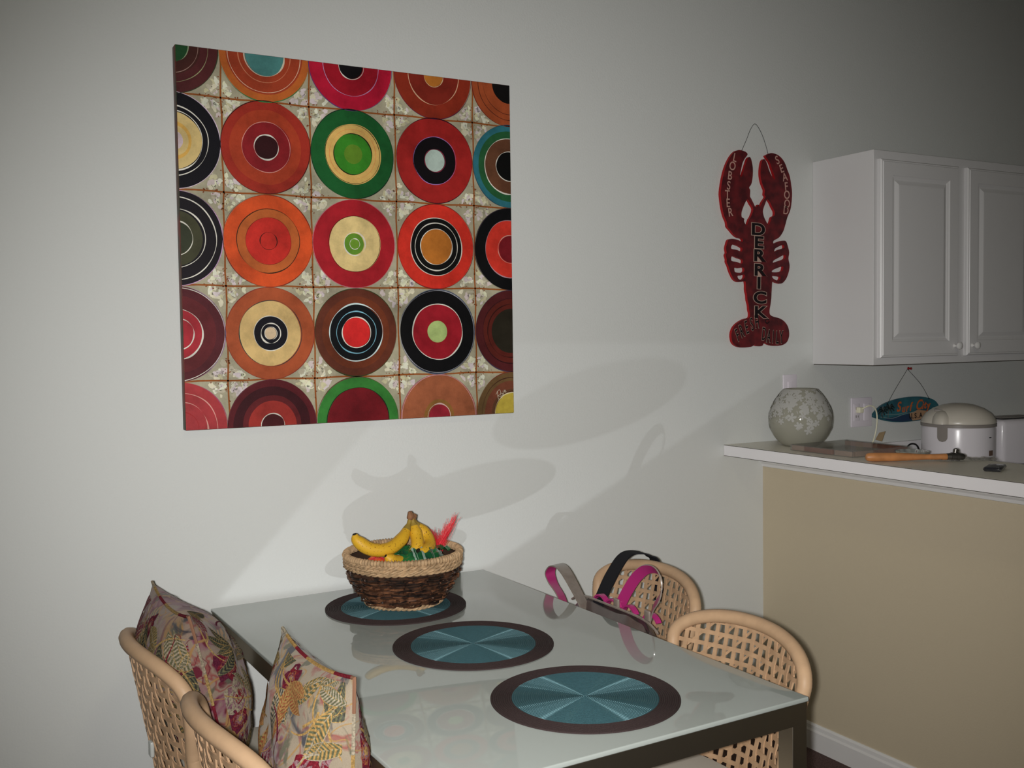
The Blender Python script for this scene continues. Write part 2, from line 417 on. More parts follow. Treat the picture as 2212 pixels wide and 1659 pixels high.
# (row, column): (outline colour, [(radius share, fill)], [(radius share, line width mm, line colour)])
art_spec = {
 (0, 0): ((50, 60, 40), [(1, (78, 34, 36)), (.62, (66, 34, 30)), (.36, (34, 78, 44))], [(.78, 1.6, (150, 150, 110)), (.58, 1.4, (150, 120, 110)), (.37, 2, (150, 165, 130))]),
 (0, 1): ((52, 110, 60), [(1, (176, 92, 40)), (.84, (150, 58, 34)), (.44, (70, 122, 120))], [(.80, 1.8, (205, 165, 140)), (.58, 1.8, (190, 120, 90)), (.45, 2.6, (190, 180, 160))]),
 (0, 2): ((90, 50, 110), [(1, (172, 22, 50)), (.68, (148, 20, 36)), (.29, (14, 12, 16))], [(.67, 1.8, (180, 130, 170)), (.30, 2, W_)]),
 (0, 3): ((80, 30, 60), [(1, (128, 42, 26)), (.66, (116, 36, 26)), (.24, (176, 108, 42))], [(.66, 1.8, (200, 160, 130)), (.25, 1.6, (200, 170, 130))]),
 (0, 4): ((110, 40, 30), [(1, (152, 72, 40)), (.44, (16, 14, 14))], [(.84, 1.4, (60, 24, 20)), (.70, 1.4, (60, 24, 20))]),
 (1, 0): ((200, 180, 200), [(1, (14, 13, 20)), (.60, (196, 172, 116)), (.40, (204, 160, 80)), (.32, (200, 176, 120)), (.20, (200, 182, 188))], [(.73, 2.4, W_), (.62, 2.2, W_)]),
 (1, 1): ((70, 20, 20), [(1, (150, 44, 32)), (.80, (160, 58, 34)), (.55, (130, 28, 34)), (.26, (48, 16, 20))], [(.54, 1.4, (205, 140, 130)), (.27, 2.6, W_)]),
 (1, 2): ((20, 40, 30), [(1, (24, 84, 40)), (.68, (206, 168, 96)), (.46, (52, 124, 34)), (.22, (88, 124, 36))], [(.66, 1.4, (20, 40, 20)), (.46, 2, (30, 30, 16)), (.56, 1.4, (210, 140, 80))]),
 (1, 3): ((60, 16, 30), [(1, (150, 34, 32)), (.56, (14, 10, 14)), (.26, (160, 176, 168))], [(.56, 1.4, (150, 110, 170)), (.27, 2, (120, 40, 60))]),
 (1, 4): ((40, 70, 90), [(1, (44, 104, 116)), (.86, (36, 84, 50)), (.68, (94, 60, 42)), (.36, (12, 12, 12))], [(.68, 2.6, W_), (.36, 2.2, W_)]),
 (2, 0): ((190, 150, 190), [(1, (24, 20, 26)), (.58, (62, 62, 44)), (.34, (50, 54, 40))], [(.86, 2.6, W_), (.62, 2.4, W_), (.36, 2.2, W_)]),
 (2, 1): ((120, 40, 24), [(1, (200, 76, 34)), (.70, (178, 92, 44)), (.51, (190, 44, 36))], [(.70, 1.8, (50, 30, 16)), (.19, 1.6, (60, 20, 16)), (.51, 1, (120, 30, 24))]),
 (2, 2): ((180, 110, 120), [(1, (156, 28, 38)), (.63, (208, 184, 126)), (.24, (92, 134, 42)), (.13, (104, 144, 44))], [(.63, 1.4, (80, 30, 20)), (.26, 2.4, W_), (.12, 1.6, W_)]),
 (2, 3): ((110, 30, 30), [(1, (198, 48, 36)), (.68, (14, 14, 14)), (.42, (172, 104, 40))], [(.68, 2, W_), (.56, 2.4, W_), (.42, 2, W_)]),
 (2, 4): ((60, 50, 60), [(1, (14, 14, 16)), (.70, (196, 52, 40)), (.33, (116, 26, 34))], [(.70, 1.8, (170, 130, 140)), (.34, 1.8, (200, 150, 140))]),
 (3, 0): ((140, 110, 140), [(1, (80, 32, 38)), (.8, (92, 34, 38)), (.52, (160, 42, 52))], [(.52, 3, W_), (.33, 2.2, W_), (.98, 1.4, W_)]),
 (3, 1): ((130, 50, 40), [(1, (158, 76, 44)), (.70, (198, 168, 112)), (.38, (16, 16, 24)), (.13, (206, 182, 150))], [(.71, 1.6, (30, 50, 50)), (.38, 1.6, W_), (.22, 2.6, W_), (.14, 1.4, W_)]),
 (3, 2): ((50, 60, 30), [(1, (92, 46, 32)), (.82, (104, 50, 30)), (.64, (12, 14, 18)), (.34, (196, 38, 38))], [(.65, 2.6, (190, 215, 215)), (.48, 2.2, (120, 175, 195)), (.35, 2.4, W_)]),
 (3, 3): ((80, 90, 110), [(1, (12, 12, 14)), (.66, (144, 26, 38)), (.26, (164, 184, 116))], [(.66, 2.8, W_), (.98, 1.4, (150, 150, 160))]),
 (3, 4): ((60, 50, 70), [(1, (74, 28, 30)), (.78, (84, 32, 26)), (.55, (38, 34, 26))], [(.80, 1.4, (34, 16, 16)), (.66, 2.2, (44, 18, 16))]),
 (4, 0): ((150, 70, 100), [(1, (158, 54, 58))], [(.78, 2.4, (205, 150, 140)), (.58, 2.4, (205, 150, 140)), (.38, 1.6, (150, 40, 40))]),
 (4, 1): ((90, 40, 50), [(1, (84, 26, 32)), (.86, (58, 20, 26)), (.66, (92, 30, 34)), (.54, (150, 48, 42)), (.26, (66, 22, 26))], [(.26, 2.2, W_)]),
 (4, 2): ((90, 60, 50), [(1, (52, 118, 50)), (.76, (108, 22, 30))], [(.76, 2, (24, 40, 24))]),
 (4, 3): ((150, 100, 110), [(1, (146, 84, 56)), (.40, (132, 92, 46)), (.28, (142, 34, 48))], [(.98, 1.6, (190, 140, 140)), (.30, 2.4, (205, 170, 165))]),
 (4, 4): ((110, 50, 40), [(1, (98, 74, 46)), (.78, (104, 58, 42)), (.58, (86, 56, 38)), (.48, (170, 150, 60))], [(.86, 1.4, (60, 34, 26)), (.49, 2, (200, 190, 150)), (.52, 1.4, (40, 24, 20))]),
}
for (i, j), (oc, fills, lines) in art_spec.items():
    cx_, cz_ = CXs[j], CZs[i]; R_ = .1262; sd = i*50+j*7
    for k, (rs, c) in enumerate(fills): adisc(cx_+rnd.uniform(-.002, .002), cz_, R_*rs, 4+k*.6, c, sd+k, .012 if k == 0 else .022, 1.02)
    aring(cx_, cz_, R_*1.0, .0018, 4.4, oc, sd, .012, 1.02, .2)
    for k, (rs, wd, c) in enumerate(lines): aring(cx_, cz_, R_*rs, wd/1000, 8+k*.3, c, sd+k+1, .022, 1.02, .35)
# the painter's scratched signature, lower right
sgx, sgz = .957, .052
sig = [[(0, .016), (.003, .020), (.003, .004), (.0075, -.008)], [(-.003, .010), (.004, .021), (.010, .024), (.014, .018), (.012, .010), (.004, .005), (.012, .003), (.020, -.003)], [(.014, .012), (.020, .013), (.021, .006), (.016, .004), (.014, .009)], [(.022, .021), (.025, .008)], [(.026, .024), (.030, .013), (.029, .024), (.034, .016)]]
for s_ in sig: strip([(sgx+p.x, sgz+p.y) for p in smoothpts([(a, b, 0) for a, b in s_], 5)], .0011, 10, (196, 186, 165))
child(art, 'painted_surface', pmats, cv, False)
rcv.objects.link(bpy.data.objects['painted_surface'])

# ---------------------------------------------------------------- lobster sign
LO = (2.46, 1.43); u2 = lambda P: [((a)/2000, b/2000) for a, b in P]
OUT = [(168, 1442), (138, 1442), (104, 1428), (70, 1396), (36, 1348), (8, 1288), (-10, 1230), (-24, 1168), (-30, 1116), (-24, 1064), (-14, 1012), (2, 960), (26, 916), (32, 884), (60, 860), (88, 834), (124, 812), (170, 802), (174, 780), (122, 794), (74, 798), (42, 790), (26, 758), (18, 726), (24, 696), (14, 680), (24, 648), (24, 628), (40, 602), (52, 570), (72, 534), (92, 506), (126, 488), (164, 488), (198, 494), (206, 468), (206, 430), (216, 394), (220, 356), (232, 320), (236, 282), (244, 256), (236, 226), (188, 216), (132, 192), (90, 160), (68, 118), (66, 82), (78, 44), (110, 20), (158, 8), (214, 8), (264, 14), (288, 28), (302, 18), (334, 14), (364, 18), (374, 30), (388, 44), (406, 32), (450, 18), (508, 14), (566, 20), (610, 42), (630, 80), (632, 118), (618, 162), (580, 200), (530, 222), (472, 234), (440, 250), (436, 282), (446, 326), (454, 374), (458, 434), (466, 496), (502, 488), (544, 480), (574, 490), (606, 522), (630, 572), (638, 620), (626, 670), (634, 714), (622, 756), (604, 796), (574, 802), (532, 794), (480, 776), (478, 798), (532, 824), (572, 868), (592, 912), (616, 978), (646, 1034), (660, 1100), (664, 1164), (656, 1218), (642, 1282), (616, 1334), (588, 1386), (548, 1422), (504, 1440), (454, 1444), (418, 1430), (400, 1416), (440, 1376), (460, 1334), (482, 1288), (492, 1250), (460, 1276), (432, 1322), (414, 1364), (390, 1394), (368, 1382), (354, 1338), (350, 1284), (360, 1232), (378, 1192), (392, 1166), (388, 1134), (400, 1118), (372, 1084), (352, 1052), (342, 1042), (328, 1058), (318, 1044), (300, 1038), (282, 1064), (258, 1100), (248, 1114), (250, 1158), (240, 1178), (262, 1206), (274, 1258), (276, 1322), (262, 1380), (246, 1400), (228, 1388), (214, 1360), (192, 1306), (168, 1252), (154, 1260), (164, 1304), (178, 1352), (200, 1386), (226, 1416), (208, 1434)]
HOL = [[(224, 1092), (198, 1060), (178, 1022), (166, 990), (168, 960), (192, 948), (190, 928), (216, 900), (240, 946), (260, 972), (280, 1022), (254, 1058)], [(416, 1102), (446, 1078), (466, 1046), (488, 1016), (486, 984), (460, 972), (444, 934), (426, 914), (394, 952), (378, 984), (374, 1020), (396, 1070)], [(80, 758), (66, 728), (120, 720), (160, 708), (170, 714), (170, 736), (120, 754)], [(76, 676), (68, 640), (120, 632), (164, 620), (176, 630), (174, 650), (128, 662)], [(100, 592), (96, 576), (108, 556), (182, 558), (186, 592), (140, 588)], [(126, 530), (134, 510), (164, 502), (190, 518), (190, 542), (154, 534)], [(574, 772), (586, 756), (578, 744), (530, 732), (488, 714), (490, 738), (532, 758)], [(590, 698), (592, 668), (546, 652), (502, 640), (472, 630), (476, 650), (524, 672)], [(568, 610), (572, 592), (552, 570), (466, 564), (466, 578), (508, 594)], [(466, 536), (472, 518), (524, 502), (546, 530), (502, 536)]]
ML = mat('weathered_red_paint', pc(92, 26, 30), rough=.6, spec=.25, noise_amt=.45, noise_scale=26, col2=pc(62, 20, 24), detail=6)
MLE = mat('bright_red_edge_paint', pc(140, 22, 26), rough=.6, spec=.2)
MLT = mat('chalky_pink_lettering', pc(165, 128, 118), rough=.8, spec=.1)
MLG = mat('grey_letter_outline', pc(160, 136, 124), rough=.8, spec=.1)
MLK = mat('black_letter_paint', pc(22, 16, 18), rough=.7, spec=.15)
lob = empty('lobster_sign', 'dark red wooden lobster cutout sign lettered down its claws, body and tail on the wall', 'sign', (2.63, -.011, 1.43))
Lw = Matrix.Translation(-Vector(lob.location)) @ wallmw(LO[0], -.0125, LO[1])
o = curve_mesh('lobster_board', [[(p.x, p.y) for p in smoothpts([(a, b, 0) for a, b in u2(q)], 3, True)] for q in [OUT]+HOL], .012, ML, lob, mw=Lw @ Matrix.Translation((0, 0, -.006)))
o.data.materials.append(MLE)
for p in o.data.polygons: p.material_index = 1 if abs(p.normal.z) < .5 else 0
Lt = Lw @ Matrix.Translation((0, 0, .0006))
def li(word, P, size, rots, sx_=1, sh=0):
    return [(ch, a/2000, b/2000, size, r_, sx_, sh) for ch, (a, b), r_ in zip(word, P, rots)]
text_mesh('claw_lettering', li('LOBSTER', [(104, 1382), (80, 1320), (56, 1250), (44, 1178), (32, 1112), (38, 1052), (60, 986)], .044, [-.25, -.3, -.15, -.1, 0, .05, .15], .85), MLT, lob, offset=.0003, mw=Lt)
text_mesh('claw_lettering', li('SEAFOOD', [(516, 1394), (558, 1334), (590, 1274), (604, 1204), (610, 1142), (612, 1076), (600, 1026)], .044, [.45, .4, .25, .12, 0, -.05, -.12], .85), MLT, lob, offset=.0003, mw=Lt)
DP = [(324, 872), (330, 776), (332, 680), (336, 574), (330, 478), (340, 370), (342, 262)]
text_mesh('name_outline', li('DERRICK', DP, .060, [-.02]*7, 1.55), MLG, lob, offset=.0036, mw=Lt)
text_mesh('name_lettering', li('DERRICK', DP, .060, [-.02]*7, 1.55), MLK, lob, offset=.0018, mw=Lt @ Matrix.Translation((0, 0, .0006)))
FP = [(122, 92), (162, 122), (208, 150), (260, 172), (308, 190)]; DY = [(378, 100), (426, 84), (468, 78), (510, 72), (552, 74)]
text_mesh('tail_outline', li('FRESH', FP, .068, [.45, .38, .30, .24, .16], .44, .1)+li('DAILY', DY, .068, [-.12, -.12, -.1, -.06, 0], .44), MLG, lob, offset=.0020, mw=Lt)
text_mesh('tail_lettering', li('FRESH', FP, .068, [.45, .38, .30, .24, .16], .44, .1)+li('DAILY', DY, .068, [-.12, -.12, -.1, -.06, 0], .44), MLK, lob, offset=.0006, mw=Lt @ Matrix.Translation((0, 0, .0006)))
mk = MB(); a_ = [(.206+.010*math.cos(t*.7+.6), .100+.008*math.sin(t*.7+.6), 0) for t in range(9)]
mk.tube(a_, .0022, 4); mk.build('maker_mark', MLK, lob, mw=Lt)
wp = smoothpts([(a/2000, b/2000, -.004) for a, b in [(170, 1430), (222, 1524), (264, 1606), (308, 1646), (362, 1592), (404, 1512), (434, 1432)]], 6)
MB().tube(wp, .0010, 5).build('hanging_wire', M_black, lob, mw=Lw)

# ---------------------------------------------------------------- outlet, switch plate, pin, surf sign
MPL = mat('white_wall_plate', pc(196, 190, 198), rough=.35, spec=.4)
sp = empty('switch_plate', 'plain white wall plate partly hidden behind the etched vase', 'wall plate', (2.787, -.003, 1.21))
child(MB().box(2.753, 2.822, -.006, -.0005, 1.212, 1.327, .002), 'plate', MPL, sp)
child(MB().box(2.775, 2.800, -.009, -.005, 1.24, 1.30, .001), 'rocker', MPL, sp)
op = empty('double_outlet', 'square white wall outlet plate with a cream cord plugged in', 'outlet', (3.17, -.003, 1.10))
child(MB().box(3.114, 3.229, -.007, -.0005, 1.108, 1.224, .002), 'plate', MPL, op)
for k, xx in enumerate((3.142, 3.198)):
    f_ = child(MB().box(xx-.017, xx+.017, -.0095, -.006, 1.132, 1.200, .0015), 'socket', MPL, op)
    if k == 0:
        for zz in (1.15, 1.182):
            c_ = MB().box(xx-.007, xx-.0045, -.0100, -.0094, zz-.005, zz+.005).box(xx+.0045, xx+.007, -.0100, -.0094, zz-.004, zz+.004).build('slot', M_seam, f_, False)
            c_.matrix_local = Matrix.Identity(4)
MCORD = mat('cream_plastic_cord', pc(205, 202, 180), rough=.5)
crd = empty('cream_power_cord', 'cream cord arching from the wall outlet down behind the bar with a small brown tag', 'cord', (3.17, -.02, 1.17))
child(MB().box(3.135, 3.158, -.030, -.0096, 1.165, 1.188, .003), 'plug', MCORD, crd)
child(MB().tube(smoothpts([(3.15, -.03, 1.182), (3.17, -.042, 1.193), (3.195, -.045, 1.188), (3.215, -.04, 1.17), (3.226, -.035, 1.14), (3.228, -.03, 1.10), (3.215, -.03, 1.06), (3.19, -.035, 1.01), (3.19, -.06, .925)], 6), .0028, 6), 'cord', MCORD, crd)
MTAG = mat('brown_paper_tag', pc(128, 110, 84), rough=.8)
child(MB().add([(3.215, -.035, 1.055), (3.236, -.05, 1.048), (3.256, -.05, 1.088), (3.238, -.035, 1.082), (3.216, -.036, 1.055), (3.237, -.051, 1.048), (3.257, -.051, 1.088), (3.239, -.036, 1.082)], [(0, 1, 2, 3), (7, 6, 5, 4), (0, 4, 5, 1), (1, 5, 6, 2), (2, 6, 7, 3), (3, 7, 4, 0)]), 'tag', MTAG, crd, False)

sf = empty('surfboard_sign', 'small teal surfboard shaped sign hung on a string under the wall cabinet', 'sign', (3.43, -.008, 1.11))
Sw = Matrix.Translation(-Vector(sf.location)) @ wallmw(3.43, -.0105, 1.165) @ Matrix.Rotation(.02, 4, 'Z')
MSF = mat('teal_board_paint', pc(46, 96, 104), rough=.4, spec=.4, noise_scale=14, col2=pc(36, 72, 84))
board = smoothpts([(-.198, -.012, 0), (-.15, .024, 0), (-.08, .042, 0), (0, .049, 0), (.09, .046, 0), (.16, .03, 0), (.192, .004, 0), (.190, -.016, 0), (.16, -.034, 0), (.09, -.048, 0), (0, -.05, 0), (-.09, -.044, 0), (-.16, -.028, 0)], 6, True)
curve_mesh('board', [[(p.x, p.y) for p in board]], .008, MSF, sf, bevel=.0012, mw=Sw @ Matrix.Translation((0, 0, -.0045)))
MOR = mat('orange_script', pc(168, 84, 42), rough=.5); MSK = mat('dark_palm_paint', pc(26, 34, 34), rough=.5); MWV = mat('pale_wave_paint', pc(120, 140, 140), rough=.5); MSD = mat('sand_paint', pc(150, 118, 92), rough=.5); MDB = mat('deep_blue_paint', pc(34, 52, 76), rough=.5)
St = Sw @ Matrix.Translation((0, 0, .0014))
b2 = MB()
b2.cur = 0
def flat(P, z=0): b2.add([(x, y, z) for x, y in P], [tuple(range(len(P)))])
flat([(-.14, -.030), (-.06, -.022), (.02, -.020), (.03, -.046), (-.02, -.049), (-.09, -.043)]); b2.cur = 1
flat([(.01, -.018), (.06, -.006), (.11, -.012), (.15, -.024), (.15, -.036), (.09, -.046), (.03, -.048)], .0002); b2.cur = 2
for q in ([(-.16, -.02), (-.09, -.03), (-.02, -.018), (.05, -.012)], [(-.13, -.012), (-.06, -.016), (.0, -.010)]): b2.tube(smoothpts([(a, b, .0003) for a, b in q], 6), .0011, 4)
b2.build('painted_waves', [MDB, MSD, MWV], sf, False, mw=St)
pal = MB()
for bx, by, tx, ty in ((-.115, -.028, -.105, .012), (-.145, -.026, -.145, .004)):
    pal.tube(smoothpts([(bx, by, .0004), ((bx+tx)/2-.004, (by+ty)/2, .0004), (tx, ty, .0004)], 4), .0022, 4)
    for k in range(9):
        a = k*2*PI/9+.2; L_ = .028
        pal.tube(smoothpts([(tx, ty, .0005), (tx+L_*.6*math.cos(a), ty+L_*.5*math.sin(a)+.004, .0005), (tx+L_*math.cos(a), ty+L_*.55*math.sin(a)-.004, .0005)], 4), .0030, 4)
pal.build('painted_palms', MSK, sf, mw=St)
text_mesh('script_lettering', [(c, x, y, s_, r_, .95, .35) for c, x, y, s_, r_ in (('S', -.055, .012, .054, .1), ('u', -.026, .004, .042, .1), ('r', -.004, .006, .042, .1), ('f', .016, .008, .048, .1), ('C', .066, .012, .056, .1), ('i', .090, .010, .044, .1), ('t', .104, .011, .044, .1), ('y', .124, .008, .044, .1))], MOR, sf, offset=.0012, mw=St @ Matrix.Translation((0, 0, .0006)))
text_mesh('block_lettering', [(c, x, -.030, .030, 0, .9, 0) for c, x in (('U', .018), ('.', .032), ('S', .048), ('.', .063), ('A', .080), ('.', .096))], M_black, sf, offset=.0006, mw=St @ Matrix.Translation((0, 0, .0006)))
st = MB().tube(smoothpts([(-.118, .03, .001), (-.07, .09, .003), (.0, .166, .004)], 4), .0010, 5).tube(smoothpts([(.0, .166, .004), (.08, .10, .003), (.132, .038, .001)], 4), .0010, 5)
st.build('string', M_black, sf, mw=Sw)
for xx, yy in ((-.118, .03), (.132, .037)): MB().lathe([(.0005, 0), (.0035, .001), (.0035, .003), (.0005, .004)], (xx, yy, -.001), 8).build('knot', M_black, sf, mw=Sw)
MRP = mat('red_pin', pc(120, 18, 20), rough=.35)
pn = MB().lathe([(.0006, .0), (.0015, .003), (.0062, .004), (.0062, .006), (.0034, .008), (.0030, .014), (.0055, .017), (.0055, .019), (.001, .0195)], n=16)
o = pn.build('push_pin', MRP, None); o.matrix_world = wallmw(3.443, -.0005, 1.333); tag(o, 'tiny red push pin in the wall holding the surfboard sign string', 'push pin')

# ---------------------------------------------------------------- dining table
tb = empty('dining_table', 'dining table with pale frosted glass top on a square metal tube frame', 'table', (TC2.x-TW/2, TC2.y-TL/2, 0), TH)
MGT = mat('frosted_white_glass', (.385, .42, .40, 1), rough=.03, spec=.46)
T3 = MB().rbox(-TW/2, TW/2, -TL/2, TL/2, TZ-.010, TZ, .0025); T3.build('glass_top', MGT, tb)
e_ = .003; rh = .045; LW = .04
zt = TZ-.0105
for x0, x1, y0, y1 in ((-TW/2+LW, TW/2-LW, -TL/2+e_, -TL/2+e_+.022), (-TW/2+LW, TW/2-LW, TL/2-e_-.022, TL/2-e_), (-TW/2+e_, -TW/2+e_+.022, -TL/2+LW, TL/2-LW), (TW/2-e_-.022, TW/2-e_, -TL/2+LW, TL/2-LW)):
    MB().rbox(x0, x1, y0, y1, zt-rh, zt, .001).build('rail', M_metal, tb, False)
for sx_ in (-1, 1):
    for sy_ in (-1, 1):
        a, b = sx_*(TW/2-e_), sy_*(TL/2-e_)
        MB().rbox(min(a, a-sx_*LW), max(a, a-sx_*LW), min(b, b-sy_*LW), max(b, b-sy_*LW), .002, zt, .0015).build('leg', M_metal, tb, False)

# ---------------------------------------------------------------- place mats
def weave_mat(name, col, hl, alpha=62, fac=.28):
    m = bpy.data.materials.new(name); m.use_nodes = True; n = m.node_tree.nodes; l = m.node_tree.links
    b = n['Principled BSDF']; b.inputs['Base Color'].default_value = col; b.inputs['Roughness'].default_value = .75; b.inputs['Specular IOR Level'].default_value = .2
    tc = n.new('ShaderNodeTexCoord'); sp_ = n.new('ShaderNodeSeparateXYZ'); l.new(tc.outputs['Object'], sp_.inputs[0])
    def M_(op, a, b_=None):
        k = n.new('ShaderNodeMath'); k.operation = op
        for i, v in enumerate((a, b_)):
            if v is None: continue
            if isinstance(v, (int, float)): k.inputs[i].default_value = v
            else: l.new(v, k.inputs[i])
        return k.outputs[0]
    X, Y = sp_.outputs[0], sp_.outputs[1]
    sh = []
    vt = n.new('ShaderNodeVectorTransform'); 
    for sg in (-1, 1):
        ca, sa = math.cos(math.radians(alpha)), sg*math.sin(math.radians(alpha))
        # the plastic threads cross each coil at +-alpha to its run
        cb = n.new('ShaderNodeCombineXYZ')
        l.new(M_('SUBTRACT', M_('MULTIPLY', Y, -ca), M_('MULTIPLY', X, -sa)), cb.inputs[0])
        l.new(M_('ADD', M_('MULTIPLY', X, ca), M_('MULTIPLY', Y, sa)), cb.inputs[1])
        nv = n.new('ShaderNodeVectorMath'); nv.operation = 'NORMALIZE'; l.new(cb.outputs[0], nv.inputs[0])
        tr = n.new('ShaderNodeVectorTransform'); tr.vector_type = 'VECTOR'; tr.convert_from = 'OBJECT'; tr.convert_to = 'WORLD'; l.new(nv.outputs[0], tr.inputs[0])
        g = n.new('ShaderNodeBsdfAnisotropic'); g.inputs['Color'].default_value = hl; g.inputs['Roughness'].default_value = .52; g.inputs['Anisotropy'].default_value = .93
        l.new(tr.outputs[0], g.inputs['Tangent']); sh.append(g)
    mx = n.new('ShaderNodeMixShader'); l.new(sh[0].outputs[0], mx.inputs[1]); l.new(sh[1].outputs[0], mx.inputs[2])
    ad = n.new('ShaderNodeMixShader'); ad.inputs[0].default_value = fac; l.new(b.outputs[0], ad.inputs[1]); l.new(mx.outputs[0], ad.inputs[2])
    l.new(ad.outputs[0], n['Material Output'].inputs['Surface'])
    # thread-by-thread colour and relief
    t = n.new('ShaderNodeTexNoise'); t.inputs['Scale'].default_value = 420; t.inputs['Detail'].default_value = 2; l.new(tc.outputs['Object'], t.inputs['Vector'])
    c2 = n.new('ShaderNodeMix'); c2.data_type = 'RGBA'; c2.inputs[6].default_value = tuple(x*.55 for x in col[:3])+(1,); c2.inputs[7].default_value = tuple(min(1, x*1.5) for x in col[:3])+(1,)
    l.new(t.outputs[0], c2.inputs[0]); l.new(c2.outputs[2], b.inputs['Base Color'])
    return m
MTEAL = weave_mat('teal_woven_vinyl', (.048, .125, .15, 1), (.25, .42, .46, 1))
MBRN = weave_mat('brown_woven_vinyl', (.040, .026, .026, 1), (.14, .11, .11, 1), fac=0)
mats_xy = [((1.054, -.277), 'teal round woven placemat with dark brown border under the fruit basket'),
           ((1.077, -.705), 'teal round woven placemat with dark brown border, middle of three on the table'),
           ((1.11, -1.145), 'teal round woven placemat with dark brown border, nearest and largest in view')]
def coils(r0_, r1_, nC, c0):
    prof = []
    for i in range(nC):
        a = r0_+(r1_-r0_)*i/nC; b = r0_+(r1_-r0_)*(i+1)/nC
        for k in range(5):
            t_ = k/5; prof.append((a+(b-a)*t_, .0022+.0014*math.sin(PI*t_)))
    prof.append((r1_, .0022)); return prof
first = None
for (x, y), lab in mats_xy:
    r_ = empty('placemat', lab, 'placemat', (x, y, TZ+.0003), group='teal placemats on the glass table')
    if first is None:
        pr = coils(.0015, .150, 34, 0)
        c1 = MB().lathe([(.0008, .0)]+pr+[(.150, .0)], n=96, cap0=True, cap1=True).build('woven_centre', MTEAL, r_)
        pr = coils(.1502, .1935, 10, 0)
        c2_ = MB().lathe([(.1502, .0)]+pr+[(.1935, .0), (.1502, .0)], n=128).build('woven_border', MBRN, r_)
        first = (c1, c2_)
    else:
        for c in first:
            d = c.copy(); C.objects.link(d); d.parent = r_
    r_.rotation_euler.z = 0
for o in bpy.data.objects:
    if o.name.startswith(('woven_centre', 'woven_border')): blk.objects.link(o)

# ---------------------------------------------------------------- fruit basket
MBARKS = [mat('dark_bark_twigs', c, rough=.42, spec=.5, noise_scale=60, col2=c2_, detail=4) for c, c2_ in ((pc(70, 44, 30), pc(30, 20, 15)), (pc(106, 70, 48), pc(48, 28, 20)), (pc(40, 27, 22), pc(20, 14, 12)))]
MROPE = mat('tan_seagrass_rope', pc(164, 136, 104), rough=.7, spec=.3, noise_scale=70, noise_amt=.35)
MBIN = mat('dark_basket_lining', pc(52, 36, 26), rough=.9)
bz = TZ+.0053
bs = empty('fruit_basket', 'round basket woven from dark bark twigs with pale rope rim and foot', 'basket', (BK.x, BK.y, bz))
BH = .138
def brad(t): return .100+(.160-.100)*(1-(1-t)**1.9)
inner = [(.001, .008), (.09, .008)]+[(brad(t/10)-.012, .01+t/10*(BH-.02)) for t in range(11)]+[(brad(t/10)-.004, .006+t/10*(BH-.016)) for t in range(10, -1, -1)]+[(.001, .004)]
MB().lathe(inner, n=64).build('liner', MBIN, bs)
tw = MB(); r9 = random.Random(11)
NS = 20
for row in range(15):
    zr = .014+row*(BH-.046)/15
    for rep in range(3):
        a0 = r9.uniform(0, 6.28); a = a0
        while a < a0+2*PI:
            L_ = r9.uniform(.35, .8); P = []
            dz_ = r9.uniform(-.003, .003); zz = zr+r9.uniform(-.0028, .0028)
            ns = int(L_*18)+2; sag = r9.uniform(.001, .0045)
            for k in range(ns+1):
                an = a+L_*k/ns; q = k/ns
                R_ = brad(min(1, zz/BH))-.002+.0058*math.sin(an*NS/2+(row % 2)*PI)+.0012*math.sin(an*31+row)+r9.choice((0, 0, .004))*(k in (0, ns))+rep*.0009
                P.append((R_*math.cos(an), R_*math.sin(an), zz+dz_*(q-.5)*2-sag*math.sin(PI*q)))
            tw.cur = r9.choice((0, 0, 1, 2)); tw.tube(P, r9.uniform(.0016, .0032), 5)
            a += L_*1.02
tag(tw.build('woven_twigs', MBARKS, bs), kind='stuff')
def torus_rope(R_, z, rt, name, parent, wraps, amp, seed=0, lumps=0):
    m = MB(); N = wraps*6; P = []; rd = []
    rg = random.Random(seed)
    for i in range(N):
        a = 2*PI*i/N; P.append((R_*math.cos(a), R_*math.sin(a), z+lumps*math.sin(a*5+seed))); rd.append(rt*(1+amp*math.sin(2*PI*i/6)+rg.uniform(-.05, .05)))
    m.tube(P, rd, 8, closed=True); return m.build(name, MROPE, parent)
def twist_rope(R_, z, rt, name, parent, turns, lumps=0, seed=0):
    m = MB(); N = turns*8
    for s_ in range(2):
        P = []
        for i in range(N):
            a = 2*PI*i/N; ph = turns*a*.5*2/2+s_*PI
            P.append(((R_+rt*.5*math.cos(ph))*math.cos(a), (R_+rt*.5*math.cos(ph))*math.sin(a), z+rt*.5*math.sin(ph)+lumps*math.sin(5*a+seed)))
        m.tube(P, rt*.62, 6, closed=True)
    return m.build(name, MROPE, parent)
torus_rope(.158, BH+.001, .0088, 'wrapped_rim', bs, 110, .17)
twist_rope(.160, BH-.0105, .0062, 'rope_coil', bs, 60, .0006)
twist_rope(.1605, BH-.020, .0058, 'rope_coil', bs, 56, .0007, 2)
twist_rope(.159, BH-.0285, .0052, 'rope_coil', bs, 52, .0010, 4)
twist_rope(.104, .0065, .0068, 'rope_foot', bs, 46, .0008)
for o in bs.children: blk.objects.link(o)

